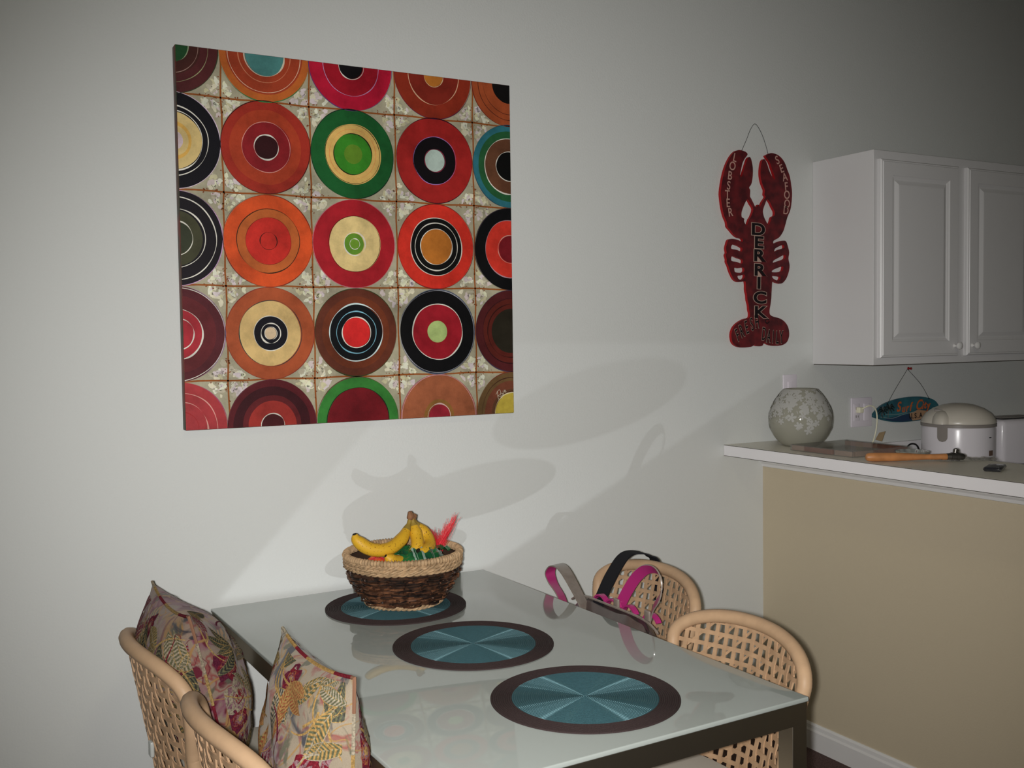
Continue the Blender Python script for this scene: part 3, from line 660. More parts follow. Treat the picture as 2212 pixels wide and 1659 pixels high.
# fruit and packets in the basket
MBAN = mat('banana_skin', pc(184, 142, 34), rough=.5, spec=.35)
n_ = MBAN.node_tree.nodes; l_ = MBAN.node_tree.links
v_ = n_.new('ShaderNodeTexNoise'); v_.inputs['Scale'].default_value = 260; v_.inputs['Detail'].default_value = 1
l_.new(n_['Texture Coordinate'].outputs['Object'], v_.inputs['Vector'])
cr_ = n_.new('ShaderNodeValToRGB'); cr_.color_ramp.elements[0].position = .66; cr_.color_ramp.elements[1].position = .71
cr_.color_ramp.elements[0].color = pc(184, 142, 34); cr_.color_ramp.elements[1].color = pc(96, 56, 20)
l_.new(v_.outputs[0], cr_.inputs[0]); l_.new(cr_.outputs[0], n_['Principled BSDF'].inputs['Base Color'])
MBST = mat('banana_stem', pc(128, 106, 44), rough=.6); MBTP = mat('banana_tip', pc(24, 18, 12), rough=.7); MBCR = mat('banana_crown', pc(120, 84, 58), rough=.7, noise_amt=.4, noise_scale=90)
bb = empty('banana_bunch', 'bunch of ripe yellow bananas with brown specks standing up in the basket', 'bananas', (1.095, -.30, .88))
def banana(P, stem=True, rmax=.0183):
    pts = smoothpts(P, 7); N = len(pts); rad = []
    for i in range(N):
        t = i/(N-1)
        if stem: r_ = .0062 if t < .10 else (.0062+(rmax-.0062)*min(1, (t-.10)/.22)**.7 if t < .32 else rmax)
        else: r_ = rmax*(.6+.4*min(1, t/.3))
        if t > .74: r_ = .0045+(rmax-.0045)*(max(0, 1-((t-.74)/.26)**1.8))
        rad.append(r_)
    m = MB(); m.tube(pts, rad, 10)
    # flatten the ring into a soft pentagon
    o = m.build('banana', [MBAN, MBST, MBTP], bb); o.matrix_local = Matrix.Translation(-Vector(bb.location))
    for p in o.data.polygons:
        i = p.vertices[0]//10; t = i/(N-1)
        p.material_index = 1 if (stem and t < .17) else (2 if t > .955 else 0)
    return o
banana([(1.092, -.300, .990), (1.078, -.308, .962), (1.052, -.325, .937), (1.005, -.342, .920), (.958, -.340, .926), (.926, -.332, .950), (.918, -.330, .970)])
banana([(1.096, -.303, .990), (1.100, -.306, .966), (1.101, -.318, .942), (1.094, -.338, .918), (1.075, -.345, .895), (1.05, -.34, .88)])
banana([(1.102, -.296, .986), (1.118, -.288, .962), (1.140, -.290, .938), (1.140, -.318, .915), (1.112, -.350, .905), (1.082, -.366, .912)])
banana([(1.07, -.318, .880), (1.045, -.345, .884), (1.012, -.362, .893), (.990, -.368, .909)], False, .0165)
cr = MB().tube([(1.092, -.300, .985), (1.094, -.300, .992), (1.092, -.300, 1.000), (1.090, -.300, 1.008)], [.010, .012, .009, .005], 7).tube([(1.100, -.298, .984), (1.104, -.296, .992), (1.108, -.294, .997)], [.008, .0085, .006], 7)
o = cr.build('crown', MBCR, bb); o.matrix_local = Matrix.Translation(-Vector(bb.location))
MORG = mat('orange_peel', pc(214, 96, 30), rough=.45, bump=.3, bump_scale=900)
for k, (x, y, z, r_) in enumerate(((.988, -.315, .862, .034), (1.150, -.205, .845, .034), (1.03, -.20, .845, .033), (1.08, -.27, .822, .036))):
    pts = [(r_*math.cos(a)+.0002, r_*.94*math.sin(a)) for a in [(-PI/2)+PI*i/12 for i in range(13)]]
    o = MB().lathe(pts, n=24).build('orange', MORG, None); o.location = (x, y, z)
    tag(o, ['orange in red netting at the left inside the basket, beside the banana tip', 'orange low in the basket under the red net', 'orange low at the back of the basket behind the bananas', 'orange at the bottom centre of the basket under the bananas'][k], 'orange', 'oranges in the fruit basket')
MNET = mat('red_plastic_net', pc(190, 40, 50), rough=.4)
rn = random.Random(3)
nb = MB()
def fibre(a, b, bend):
    m = (Vector(a)+Vector(b))/2+Vector(bend); nb.tube(smoothpts([a, m, b], 4), .00042, 3, cap=False)
for k in range(150):
    t_ = rn.random(); ro = Vector((1.176+rn.uniform(-.014, .014), -.292+rn.uniform(-.01, .01), .890+rn.uniform(-.006, .010)))
    if k < 100: tip = Vector((1.185+t_*.052+rn.uniform(-.003, .003), -.290+rn.uniform(-.03, .02), .925+t_*.062+rn.uniform(-.012, .012)))
    else: tip = Vector((1.142+.04*t_, -.285+rn.uniform(-.02, .02), .938+rn.uniform(-.010, .014)))
    fibre(ro, tip, (rn.uniform(-.006, .006), 0, rn.uniform(-.010, .002)))
o = nb.build('red_net', MNET, None); tag(o, 'tuft of red plastic netting sticking up at the right of the basket', 'net bag', kind='stuff')
nb = MB()
for k in range(46):
    a = 2*PI*k/46; c = Vector((.988, -.315, .862)); R_ = .0356
    nb.tube([c+Vector((R_*math.cos(t_)*math.cos(a), R_*math.cos(t_)*math.sin(a), R_*math.sin(t_))) for t_ in [(-1.2+2.5*i/8) for i in range(9)]], .0005, 3, cap=False)
o = nb.build('orange_netting', MNET, None); tag(o, 'red plastic netting wrapped around the orange at the left of the basket', 'net', kind='stuff')
MGRN = mat('green_glossy_foil', pc(28, 92, 46), rough=.18, spec=.6, noise_scale=22, col2=pc(14, 52, 34), coat=.5)
MGSI = mat('pale_packet_print', pc(120, 140, 128), rough=.25, spec=.6)
gp = empty('snack_packet', 'glossy dark green crinkled foil packet lying in the basket below the bananas', 'packet', (1.10, -.36, .87))
def pk(u, v):
    x = 1.008+u*.165; y = -.392+.04*(2*u-1)**2+v*.085
    ed = (4*u*(1-u))**.5*(4*v*(1-v))**.5
    z = .868+.010*u+.034*ed+v*.022+.0035*math.sin(u*38+math.sin(v*9)*2)*ed+.002*math.sin(v*40+u*11)
    return (x, y, z)
m = MB().grid(pk, 60, 24); m.grid(lambda u, v: (pk(u, v)[0], pk(u, v)[1], .866+.010*u+v*.022-.012*(4*u*(1-u))**.5*(4*v*(1-v))**.5), 20, 10)
child(m, 'foil', MGRN, gp)
for u0_, wd in ((.10, .012), (.15, .018), (.42, .006), (.50, .05), (.36, .035), (.72, .008)):
    child(MB().grid(lambda u, v: (lambda q: (q[0], q[1]-.0006, q[2]+.0012))(pk(u0_+u*wd, .02+v*.40)), 4, 10), 'printed_stripe', MGSI, gp)
m = MB()
def pk2(u, v):
    x = 1.130+u*.088; y = -.345+u*.045+v*.05
    return (x, y, .897+.010*math.sin(u*3.1)+v*.004+.003*math.sin(u*22+v*5)-u*.012+.004*math.sin(v*6))
m.grid(pk2, 30, 10); m.grid(lambda u, v: tuple(Vector(pk2(u, v))-Vector((0, 0, .003))), 30, 10)
o = m.build('leafy_green_wrapper', MGRN, None); tag(o, 'flat green wrapper poking right over the basket rim beside the red net', 'wrapper')
for o in list(bb.children)+list(gp.children): blk.objects.link(o)

# ---------------------------------------------------------------- rattan chairs
ZT, AW, WR, PH, LEAN, ZS = .7986, .222, 1.1088, .0782, .1759, .445
def aw(z):
    if z >= ZT-PH: return AW
    k = (ZT-PH-z)/.13
    return AW-.034*min(k, 1)**1.3-.004*max(0, k-1)
def surf(y, z):
    k = min(1, max(0, (ZT-PH-z)/.13))
    return Vector((LEAN*(ZT-z)+WR*y*y+.25*k*y*y, y, z))
def snorm(y, z):
    e = .002; a = surf(y+e, z)-surf(y-e, z); b = surf(y, z+e)-surf(y, z-e); nn = a.cross(b); nn.normalize(); return nn
def ztop(s): return ZT-PH+PH*(max(0, 1-abs(s)**2.3))**(1/2.3)
def inside(y, z):
    if z < ZS: return False
    if z <= ZT-PH: return abs(y) < aw(z)
    s = y/AW
    return abs(s) < 1 and z < ztop(s)
def ribbon_path(pts, wd, th, mb, off, per, ph):
    """pts: (y,z) list inside the back; woven over/under by off"""
    run = []
    def flush():
        if len(run) > 2:
            P = []; U = []
            for i, (y, z, q) in enumerate(run):
                nn = snorm(y, z); P.append(surf(y, z)+nn*off*math.sin(2*PI*q/per+ph)); U.append(nn)
            mb.tube(P, 0, flat=(wd, th), up=U)
        run.clear()
    q = 0; prev = None
    for y, z in pts:
        if prev: q += math.hypot(y-prev[0], z-prev[1])
        prev = (y, z)
        if inside(y, z): run.append((y, z, q))
        else: flush()
    flush()
def rim_pts():
    P = []
    zs = [ZS+i*(ZT-PH-ZS)/14 for i in range(15)]
    P += [surf(-aw(z), z) for z in zs[:-1]]
    for i in range(61):
        a = PI*i/60; s = -math.cos(a); s = math.copysign(abs(s)**.87, s)
        P.append(surf(s*AW, ztop(s)))
    P += [surf(aw(z), z) for z in zs[:-1][::-1]]
    return P
def resample(P, step):
    out = [P[0]]; acc = 0
    for a, b in zip(P, P[1:]):
        d = (b-a).length; t = step-acc
        while t <= d: out.append(a.lerp(b, t/d)); t += step
        acc = (acc+d) % step
    return out
def make_chair(label):
    t = empty('rattan_chair', label, 'chair', group='rattan chairs round the glass table')
    P = resample(rim_pts(), .0035)
    m = MB(); m.tube(P, [.0165*(1+.035*(i % 2)) for i in range(len(P))], 10); m.build('back_rim', M_rattan, t)
    h = MB(); v = MB(); step = .006
    k = 0; z = ZT-.016-.0285*13
    while z < ZT:
        ribbon_path([(-AW+i*step, z-.006*math.sin(abs(-AW+i*step)*9)) for i in range(int(2*AW/step)+2)], .0102, .0038, h, .0010, .058, (k % 2)*PI); z += .0285; k += 1
    for k in range(-8, 9):
        ribbon_path([(k*.0272+.0012*math.sin(k*7), ZS+i*step) for i in range(70)], .0106, .0038, v, .0013, .057, (k % 2)*PI)
    d = MB()
    for k in range(-14, 8):
        ribbon_path([(k*.055+i*.0052, ZS+.01+i*.0052) for i in range(80)], .0062, .0016, d, .0008, .055, 0)
    for mb, nm in ((h, 'horizontal_cane'), (v, 'vertical_cane'), (d, 'diagonal_cane')): tag(mb.build(nm, M_cane, t, smooth=False), kind='stuff')
    # seat rim, seat pad, legs
    sp_ = []
    for i in range(48):
        a = 2*PI*i/48; cx_, ry, rx = .290, .212, .215
        c_, s_ = math.cos(a), math.sin(a)
        sp_.append(Vector((cx_+rx*math.copysign(abs(c_)**.75, c_), ry*math.copysign(abs(s_)**.75, s_), ZS-.004)))
    MB().tube(sp_, .016, 8, closed=True).build('seat_rim', M_rattan, t)
    c0 = Vector((.290, 0, 0))
    pad = MB(); rings = []
    for f, z in ((.92, ZS-.012), (.95, ZS), (.95, ZS+.018), (.9, ZS+.03), (.6, ZS+.036), (.02, ZS+.038)):
        rings.append([Vector((c0.x+(p.x-c0.x)*f, p.y*f, z)) for p in sp_])
    vs = [q for r_ in rings for q in r_]; n0 = 48
    pad.add(vs, [(i*n0+k, i*n0+(k+1) % n0, (i+1)*n0+(k+1) % n0, (i+1)*n0+k) for i in range(5) for k in range(n0)]+[tuple(range(n0))[::-1], tuple(5*n0+k for k in range(n0))])
    pad.build('seat_pad', M_cream, t)
    for sx_, sy_ in ((0, -1), (0, 1), (1, -1), (1, 1)):
        x = .10 if sx_ == 0 else .455; y = sy_*.175
        MB().tube(smoothpts([(x, y, ZS-.005), (x+(.005 if sx_ else -.01), y*1.03, .25), (x+(.012 if sx_ else -.03), y*1.07, .001)], 8), .0165, 10).build('leg', M_rattan, t)
    return t
chairs = [((.3333, -.4605), .0586, 'rattan chair left of the table, nearer the wall, holding the upright floral cushion'),
          ((.369, -.9981), .0582, 'rattan chair left of the table, closest to the camera, with pale floral cushion'),
          ((1.646, -1.0601), PI+.0123, 'rattan chair right of the table, nearest to the beige half wall, with open woven back'),
          ((1.8057, -.489), PI+.0408, 'rattan chair right of the table, nearer the wall, with the handbag strap over it')]
ch0 = None
for (x, y), rz, lab in chairs:
    if ch0 is None: t = ch0 = make_chair(lab)
    else:
        t = ch0.copy(); C.objects.link(t); t['label'] = lab
        for c in ch0.children:
            d = c.copy(); C.objects.link(d); d.parent = t
    t.location = (x, y, 0); t.rotation_euler = (0, 0, rz)

o = MB().rbox(-.006, .004, -.012, .012, -.018, .018, .004).build('clear_tag', mat('clear_glider_plastic', (.5, .52, .5, 1), rough=.15, spec=.6), bpy.data.objects['rattan_chair']); o.location = (LEAN*(ZT-.56)-.006, -.02, .56); o['label'] = 'small clear plastic tag tied to the back'
# ---------------------------------------------------------------- floral cushions
def pq(*c): return tuple(x*.62 for x in pc(*c)[:3])+(1,)
def floral(name, seedv, warm=0):
    m = bpy.data.materials.new(name); m.use_nodes = True; n = m.node_tree.nodes; l = m.node_tree.links
    b = n['Principled BSDF']; b.inputs['Roughness'].default_value = .85; b.inputs['Specular IOR Level'].default_value = .15; b.inputs['Sheen Weight'].default_value = .15
    tc = n.new('ShaderNodeTexCoord'); mp = n.new('ShaderNodeMapping'); mp.inputs['Location'].default_value = (seedv, seedv*.7, 0); l.new(tc.outputs['Object'], mp.inputs[0])
    def N(sc, det, off=0, dist=0):
        t = n.new('ShaderNodeTexNoise'); t.inputs['Scale'].default_value = sc; t.inputs['Detail'].default_value = det; t.inputs['Distortion'].default_value = dist
        a = n.new('ShaderNodeVectorMath'); a.operation = 'ADD'; a.inputs[1].default_value = (off, off*2, off*3); l.new(mp.outputs[0], a.inputs[0]); l.new(a.outputs[0], t.inputs['Vector']); return t
    def ramp(src, stops, const=False):
        r_ = n.new('ShaderNodeValToRGB'); e = r_.color_ramp.elements; r_.color_ramp.interpolation = 'CONSTANT' if const else 'LINEAR'
        while len(e) < len(stops): e.new(.5)
        for el, (p, c) in zip(e, stops): el.position = p; el.color = c
        l.new(src, r_.inputs[0]); return r_
    def mix(f, a, b_, mode='MIX'):
        k = n.new('ShaderNodeMix'); k.data_type = 'RGBA'; k.blend_type = mode
        if isinstance(f, (int, float)): k.inputs[0].default_value = f
        else: l.new(f, k.inputs[0])
        for i, v in ((6, a), (7, b_)):
            if isinstance(v, tuple): k.inputs[i].default_value = v
            else: l.new(v, k.inputs[i])
        return k.outputs[2]
    CREAM, MAUVE, BURG, SAGE, GOLD, PINK, NAVY = (pq(170, 156, 136), pq(152, 112, 122), pq(124, 40, 56), pq(112, 110, 92), pq(178, 142, 92), pq(160, 96, 88), pq(82, 82, 88)) if warm else (pq(150, 130, 116), pq(138, 92, 104), pq(104, 34, 50), pq(98, 94, 80), pq(164, 126, 80), pq(140, 70, 68), pq(64, 60, 66))
    W0, W1 = (0, 0, 0, 1), (1, 1, 1, 1)
    # broad swirling grounds
    g = ramp(N(7, 3, 0, 1.6).outputs[0], [(0, BURG), (.37, BURG), (.41, MAUVE), (.475, CREAM), (.54, CREAM), (.575, PINK), (.61, CREAM), (.66, BURG)] if not warm else [(0, BURG), (.35, MAUVE), (.42, CREAM), (.50, CREAM), (.54, PINK), (.59, CREAM), (.62, MAUVE), (.66, BURG)])
    # leaves: stretched cells with a comb of veins
    vo = n.new('ShaderNodeTexVoronoi'); vo.inputs['Scale'].default_value = 11; 
    nz = N(5, 2, 3); ad = n.new('ShaderNodeMix'); ad.data_type = 'VECTOR'; ad.inputs[0].default_value = .18
    l.new(mp.outputs[0], ad.inputs[4]); l.new(nz.outputs[1], ad.inputs[5]); l.new(ad.outputs[1], vo.inputs['Vector'])
    sc_ = n.new('ShaderNodeSeparateXYZ'); l.new(vo.outputs['Color'], sc_.inputs[0])
    isleaf = ramp(sc_.outputs[0], [(0, W1), (.36, W0)], True)
    edge = ramp(vo.outputs['Distance'], [(.0, W1), (.42, W1), (.47, W0)])
    lm = n.new('ShaderNodeMath'); lm.operation = 'MULTIPLY'; l.new(isleaf.outputs[0], lm.inputs[0]); l.new(edge.outputs[0], lm.inputs[1])
    wv = n.new('ShaderNodeTexWave'); wv.inputs['Scale'].default_value = 34; wv.inputs['Distortion'].default_value = 5; wv.inputs['Detail'].default_value = 1; wv.inputs['Detail Scale'].default_value = 1
    rt = n.new('ShaderNodeVectorRotate'); rt.rotation_type = 'X_AXIS'; l.new(mp.outputs[0], rt.inputs['Vector'])
    an = n.new('ShaderNodeMath'); an.operation = 'MULTIPLY'; an.inputs[1].default_value = 6.28; l.new(sc_.outputs[1], an.inputs[0]); l.new(an.outputs[0], rt.inputs['Angle'])
    wv.bands_direction = 'Z'; l.new(rt.outputs[0], wv.inputs['Vector'])
    leafc = ramp(sc_.outputs[2], [(0, SAGE), (.5, GOLD), (.8, CREAM)], True)
    leaf = mix(ramp(wv.outputs[0], [(.35, W0), (.6, W1)]).outputs[0], leafc.outputs[0], GOLD if not warm else CREAM)
    c1 = mix(lm.outputs[0], g.outputs[0], leaf)
    # thin golden stems: ridge lines of a noise
    st_ = N(8, 1, 9, .8); rd = ramp(st_.outputs[0], [(.484, W0), (.496, W1), (.504, W1), (.516, W0)])
    c2 = mix(rd.outputs[0], c1, GOLD)
    st2 = N(12, 1, 15, .6); rd2 = ramp(st2.outputs[0], [(.49, W0), (.5, W1), (.51, W0)])
    c3 = mix(rd2.outputs[0], c2, BURG if not warm else CREAM)
    sp2 = ramp(N(16, 4, 21, 1).outputs[0], [(.58, W0), (.64, W1)])
    c4 = mix(sp2.outputs[0], c3, SAGE)
    sp3 = ramp(N(10, 4, 31, 1).outputs[0], [(.64, W0), (.69, W1)])
    c5 = mix(sp3.outputs[0], c4, NAVY)
    fine = N(420, 2, 1); c6 = mix(.35, c5, mix(fine.outputs[0], (.35, .33, .3, 1), (1, 1, 1, 1)), 'MULTIPLY')
    l.new(c6, b.inputs['Base Color'])
    bp = n.new('ShaderNodeBump'); bp.inputs['Strength'].default_value = .35; bp.inputs['Distance'].default_value = .001; l.new(fine.outputs[0], bp.inputs['Height']); l.new(bp.outputs[0], b.inputs['Normal'])
    return m

PALS = {0: [pq(112, 110, 84), pq(178, 148, 96), pq(172, 158, 136), pq(128, 40, 54), pq(146, 108, 116), pq(66, 64, 60), pq(150, 88, 74), pq(104, 40, 62)],
        1: [pq(116, 116, 88), pq(196, 158, 98), pq(186, 174, 152), pq(140, 42, 56), pq(166, 128, 134), pq(92, 92, 84), pq(178, 104, 72), pq(118, 44, 66)]}
def cushion(label, c, hw_, hh, T_, kind_, mpipe, tilt, rz):
    t = empty('floral_cushion', label, 'cushion', c, rz, group='floral cushions on the left chairs')
    cols = [mat('printed_cloth', q, rough=.9, spec=.08, noise_amt=.45, noise_scale=240) for q in PALS[kind_]]
    mats_ = [floral('floral_cloth', .3+3.8*kind_, kind_)]+cols
    def f(sgn):
        def g(a, b):
            u, v = 2*a-1, 2*b-1
            k = .085
            eu = u*(1-k*(1-v*v)*abs(u)**3); ev = v*(1-k*(1-u*u)*abs(v)**3)
            th = ((max(0, 1-u*u)**.62)*(max(0, 1-v*v)**.62))
            fb = 1 if (sgn > 0 or kind_) else .50+.42*min(1, max(0, (v+.1)/.7))
            x = sgn*T_*fb*th*(1-.10*v)+.006*math.sin(5*u+3*v)*th+.005*math.sin(11*v-6*u)*th+.008*(u*u-v*v)
            return Matrix.Rotation(tilt, 3, 'Y') @ Vector((x, eu*hw_, ev*hh))
        return g
    for sgn in (1, -1):
        g = f(sgn); rc_ = random.Random(31+kind_*7+sgn)
        m = MB().grid(g, 41, 41)
        lay = [0]
        def sp(u, v):
            u = min(.955, max(-.955, u)); v = min(.955, max(-.955, v)); a, b = (u+1)/2, (v+1)/2; e = .004
            P = g(a, b); n_ = (g(min(1, a+e), b)-g(max(0, a-e), b)).cross(g(a, min(1, b+e))-g(a, max(0, b-e)))
            if n_.length > 0: n_.normalize()
            if n_.dot(Matrix.Rotation(tilt, 3, 'Y') @ Vector((sgn, 0, 0))) < 0: n_ = -n_
            return P+n_*(.0003+lay[0]*.000007)
        def patch(fn, nu, nv, colf):
            lay[0] += 1
            vs = [sp(*fn(i/nu, j/nv)) for j in range(nv+1) for i in range(nu+1)]
            o0 = len(m.v); m.v += [tuple(p) for p in vs]
            for j in range(nv):
                for i in range(nu):
                    m.f.append((o0+j*(nu+1)+i, o0+j*(nu+1)+i+1, o0+(j+1)*(nu+1)+i+1, o0+(j+1)*(nu+1)+i)); m.m.append(colf(i, j)+1)
        def leaf(u, v, ang, L_, wd, bend, cm, ca, cb):
            def axis(t): a = ang+bend*t; return (u+L_*t*math.cos(a), v+L_*t*math.sin(a), a)
            def fn(t, s_):
                s_ = 2*s_-1; x, y, a = axis(max(0, min(1, t-.10*abs(s_)+.06))); w_ = wd*(math.sin(PI*min(1, t*.96+.03))**.75)
                return (x-s_*w_*math.sin(a), y+s_*w_*math.cos(a))
            patch(fn, 22, 6, lambda i, j: (ca if i % 2 else cb))
            lay[0] += .3
            def rib(t, s_):
                x, y, a = axis(t*1.05-.05); w_ = .010*(1-t*.7); s_ = 2*s_-1
                return (x-s_*w_*math.sin(a), y+s_*w_*math.cos(a))
            patch(rib, 12, 1, lambda i, j: cm)
            for s_ in (-1, 1):                          # pale outline of the leaf
                def ol(t, q, s_=s_):
                    x, y = fn(t, .5+.5*s_*(.94+.10*q)); return (x, y)
                patch(ol, 16, 1, lambda i, j: cm)
        def rose(u, v, R_, cs):
            ph = rc_.uniform(0, 6)
            for k, rr_ in enumerate((1, .78, .58, .40, .22)):
                def fn(a, r_, rr_=rr_, k=k):
                    th = 2*PI*a; q = R_*rr_*r_*(1+.16*math.sin(5*th+ph+k*1.9)+.07*math.sin(9*th+k)); return (u+q*math.cos(th)+.02*R_*k, v+q*math.sin(th))
                patch(fn, 20, 2, lambda i, j, k=k: cs[k % len(cs)])
        def stem(u, v, ang, L_, cur, wd, c_):
            def fn(t, s_):
                a = ang+cur*t; x = u+L_*t*math.cos(ang+cur*t*.5); y = v+L_*t*math.sin(ang+cur*t*.5); s_ = 2*s_-1
                return (x-s_*wd*(1-.6*t)*math.sin(a), y+s_*wd*(1-.6*t)*math.cos(a))
            patch(fn, 16, 1, lambda i, j: c_)
        U_ = lambda: rc_.uniform(-.95, .95)
        for k in range(16): rose(U_(), U_(), rc_.uniform(.10, .20), rc_.choice(((3, 4, 7, 4, 3), (4, 3, 4, 2, 7), (7, 3, 6, 4, 1), (2, 4, 2, 6, 3))))
        for k in range(24):
            u, v, a0 = U_(), U_(), rc_.uniform(0, 6.28)
            pal = rc_.choice(((1, 0, 2), (1, 0, 5), (2, 0, 1), (1, 1, 6), (2, 3, 4), (1, 0, 2), (1, 2, 5)))
            for q in range(rc_.choice((2, 3, 4))):
                leaf(u, v, a0+q*.62, rc_.uniform(.30, .52), rc_.uniform(.055, .095), rc_.uniform(-.6, .6), *pal)
            stem(u, v, a0+PI, rc_.uniform(.3, .6), rc_.uniform(-1.5, 1.5), .012, 1)
        for k in range(26): stem(U_(), U_(), rc_.uniform(0, 6.28), rc_.uniform(.2, .5), rc_.uniform(-2, 2), rc_.uniform(.006, .014), rc_.choice((1, 2, 3, 1, 7)))
        m.build('cushion_cover', mats_, t)
    g = f(1); B = []
    for i in range(41): B.append(g(i/40, 0))
    for i in range(1, 41): B.append(g(1, i/40))
    for i in range(39, -1, -1): B.append(g(i/40, 1))
    for i in range(39, 0, -1): B.append(g(0, i/40))
    m = MB(); m.tube(B, .0036, 6, closed=True)
    m.m = [[1, 1, 2, 0, 3, 1, 2][(k//(6*7)) % 7] for k in range(len(m.f))]
    m.build('piped_seam', [mpipe, cols[1], cols[3], cols[2]], t)
    return t
MPIP = mat('seam_cloth', pc(112, 80, 62), rough=.9)
cushion('upright floral cushion in burgundy and mauve leaning on the farther left chair back', (.464, -.455, .685), .19, .213, .125, 0, MPIP, -.20, .03)
cushion('upright pale floral cushion in cream and pink on the closest left chair', (.563, -1.06, .696), .182, .211, .088, 1, MPIP, .05, .05)

# ---------------------------------------------------------------- handbag on the far right chair
MBAG = mat('grey_brown_leather', pc(74, 64, 62), rough=.3, spec=.5, coat=.3, noise_amt=.2, noise_scale=40)
MPNK = mat('magenta_leather', pc(158, 40, 104), rough=.32, spec=.5, coat=.3)
MSIL = mat('silvery_strap', pc(122, 112, 104), rough=.3, spec=.6, coat=.3, noise_amt=.15, noise_scale=60)
bag = empty('handbag', 'grey leather handbag with magenta trim and looped handles on the far right chair', 'handbag', (1.60, -.53, .48))
def bagf(u, v):
    a = 2*PI*u; L_ = .235*(1-.18*v*v) ; Wd = (.072*(1-v)**.55+.014) if v < 1 else .014
    cy, sy_ = math.cos(a), math.sin(a)
    y = -.535+L_*math.copysign(abs(cy)**.6, cy)*(1-.12*v**4); x = 1.598+Wd*math.copysign(abs(sy_)**.8, sy_)
    z = .485+.235*v-.03*(abs(cy)**6)*v
    return (x, y, z+.003*math.sin(a*9)*v)
m = MB().grid(bagf, 64, 16, True); m.add([bagf(i/64, 1) for i in range(64)], [tuple(range(64))]); m.add([bagf(i/64, 0) for i in range(64)], [tuple(range(64))[::-1]])
child(m, 'bag_body', MBAG, bag)
zip_ = [(1.598, -.325-.42*i/30, .722+.004-.026*((i/15-1)**6)) for i in range(31)]
child(MB().tube(zip_, .0035, 6), 'zip', MSIL, bag)
for y0_ in (-.46, -.52, -.60, -.70):
    rf = MB(); P = [(1.612, y0_-.030+.060*i/16, .722+.018*math.sin(PI*i/16)**.7) for i in range(17)]
    rf.tube(P, 0, flat=(.016, .005), up=[Vector((0, math.sin(PI*(i/16-.5)), math.cos(PI*(i/16-.5)))) for i in range(17)])
    child(rf, 'ruffle_trim', MPNK, bag)
def loop(P, wd, mats_, name, parent, tw0, tw1):
    pts = smoothpts(P, 8); N = len(pts); U = []
    for i, p in enumerate(pts):
        T = (pts[min(i+1, N-1)]-pts[max(i-1, 0)]).normalized(); t_ = i/(N-1)
        b_ = T.cross(Vector((1, 0, 0))); b_.normalize(); a = tw0+(tw1-tw0)*t_
        U.append(Matrix.Rotation(a, 3, T) @ b_)
    m = MB(); m.tube(pts, 0, flat=(wd, .0035), up=U)
    o = m.build(name, mats_, parent); o.matrix_local = parent.matrix_basis.inverted()
    # inner face magenta, outer face grey
    nf = 4
    for idx, p in enumerate(o.data.polygons):
        if idx < (N-1)*nf: p.material_index = 1 if idx % nf in (0,) else 0
    return o
h1 = loop([(1.585, -.315, .66), (1.582, -.285, .705), (1.58, -.245, .735), (1.578, -.232, .765), (1.575, -.262, .792), (1.572, -.305, .798), (1.568, -.345, .785), (1.565, -.39, .755), (1.563, -.44, .715), (1.563, -.45, .70)], .040, [MSIL, MPNK], 'handle', bag, .55, -.45)
h2 = loop([(1.625, -.535, .725), (1.622, -.575, .775), (1.618, -.625, .825), (1.614, -.675, .856), (1.610, -.725, .862), (1.606, -.752, .84), (1.604, -.748, .80), (1.606, -.715, .76), (1.610, -.695, .72)], .030, [MSIL, MPNK], 'handle', bag, -.85, -.9)
for p in ((1.606, -.545, .735), (1.598, -.70, .738)):
    child(MB().rbox(p[0]-.004, p[0]+.004, p[1]-.012, p[1]+.012, p[2]-.014, p[2]+.014, .0035), 'handle_tab', MSIL, bag)
sb = smoothpts([(1.60, -.455, .705), (1.65, -.43, .755), (1.70, -.40, .79), (1.75, -.375, .818), (1.79, -.368, .826), (1.825, -.395, .818), (1.845, -.41, .79), (1.85, -.42, .68)], 8)
U = []
for i, p in enumerate(sb):
    T = (sb[min(i+1, len(sb)-1)]-sb[max(i-1, 0)]).normalized(); S_ = T.cross(Vector((0, 1, 0))); S_.normalize(); U.append(S_)
child(MB().tube(sb, 0, flat=(.050, .004), up=U), 'shoulder_strap', M_blackcloth, bag)
for o in bag.children: blk.objects.link(o)

# ---------------------------------------------------------------- things on the bar
VC = (2.662, -.185)
MVG = bpy.data.materials.new('smoky_frosted_glass'); MVG.use_nodes = True
n = MVG.node_tree.nodes; l = MVG.node_tree.links; b = n['Principled BSDF']
b.inputs['Base Color'].default_value = (.50, .49, .42, 1); b.inputs['Roughness'].default_value = .06; b.inputs['Specular IOR Level'].default_value = .5
tr = n.new('ShaderNodeBsdfTransparent'); tr.inputs[0].default_value = (.90, .89, .84, 1); mx = n.new('ShaderNodeMixShader'); mx.inputs[0].default_value = .5
l.new(b.outputs[0], mx.inputs[1]); l.new(tr.outputs[0], mx.inputs[2]); l.new(mx.outputs[0], n['Material Output'].inputs['Surface'])
MVF = mat('white_etched_print', pc(150, 149, 146), rough=.7, spec=.2)
vs_ = empty('glass_vase', 'round smoky glass vase etched with white flowers standing at the wall end of the bar', 'vase', (VC[0], VC[1], BZ))
def vr(z):   # vase radius at height z
    t = z/.206
    return .060+.0545*math.sin(PI*min(1, max(0, t))**.92)**.82-(.006*t)
prof = [(.001, .0006), (.058, .0006)]+[(vr(.206*i/28), .001+.205*i/28) for i in range(29)]+[(vr(.206*i/28)-.004, .004+.202*i/28) for i in range(28, -1, -1)]+[(.001, .005)]
MB().lathe(prof, n=72).build('vase_body', MVG, vs_)
fl = MB(); rv = random.Random(5)
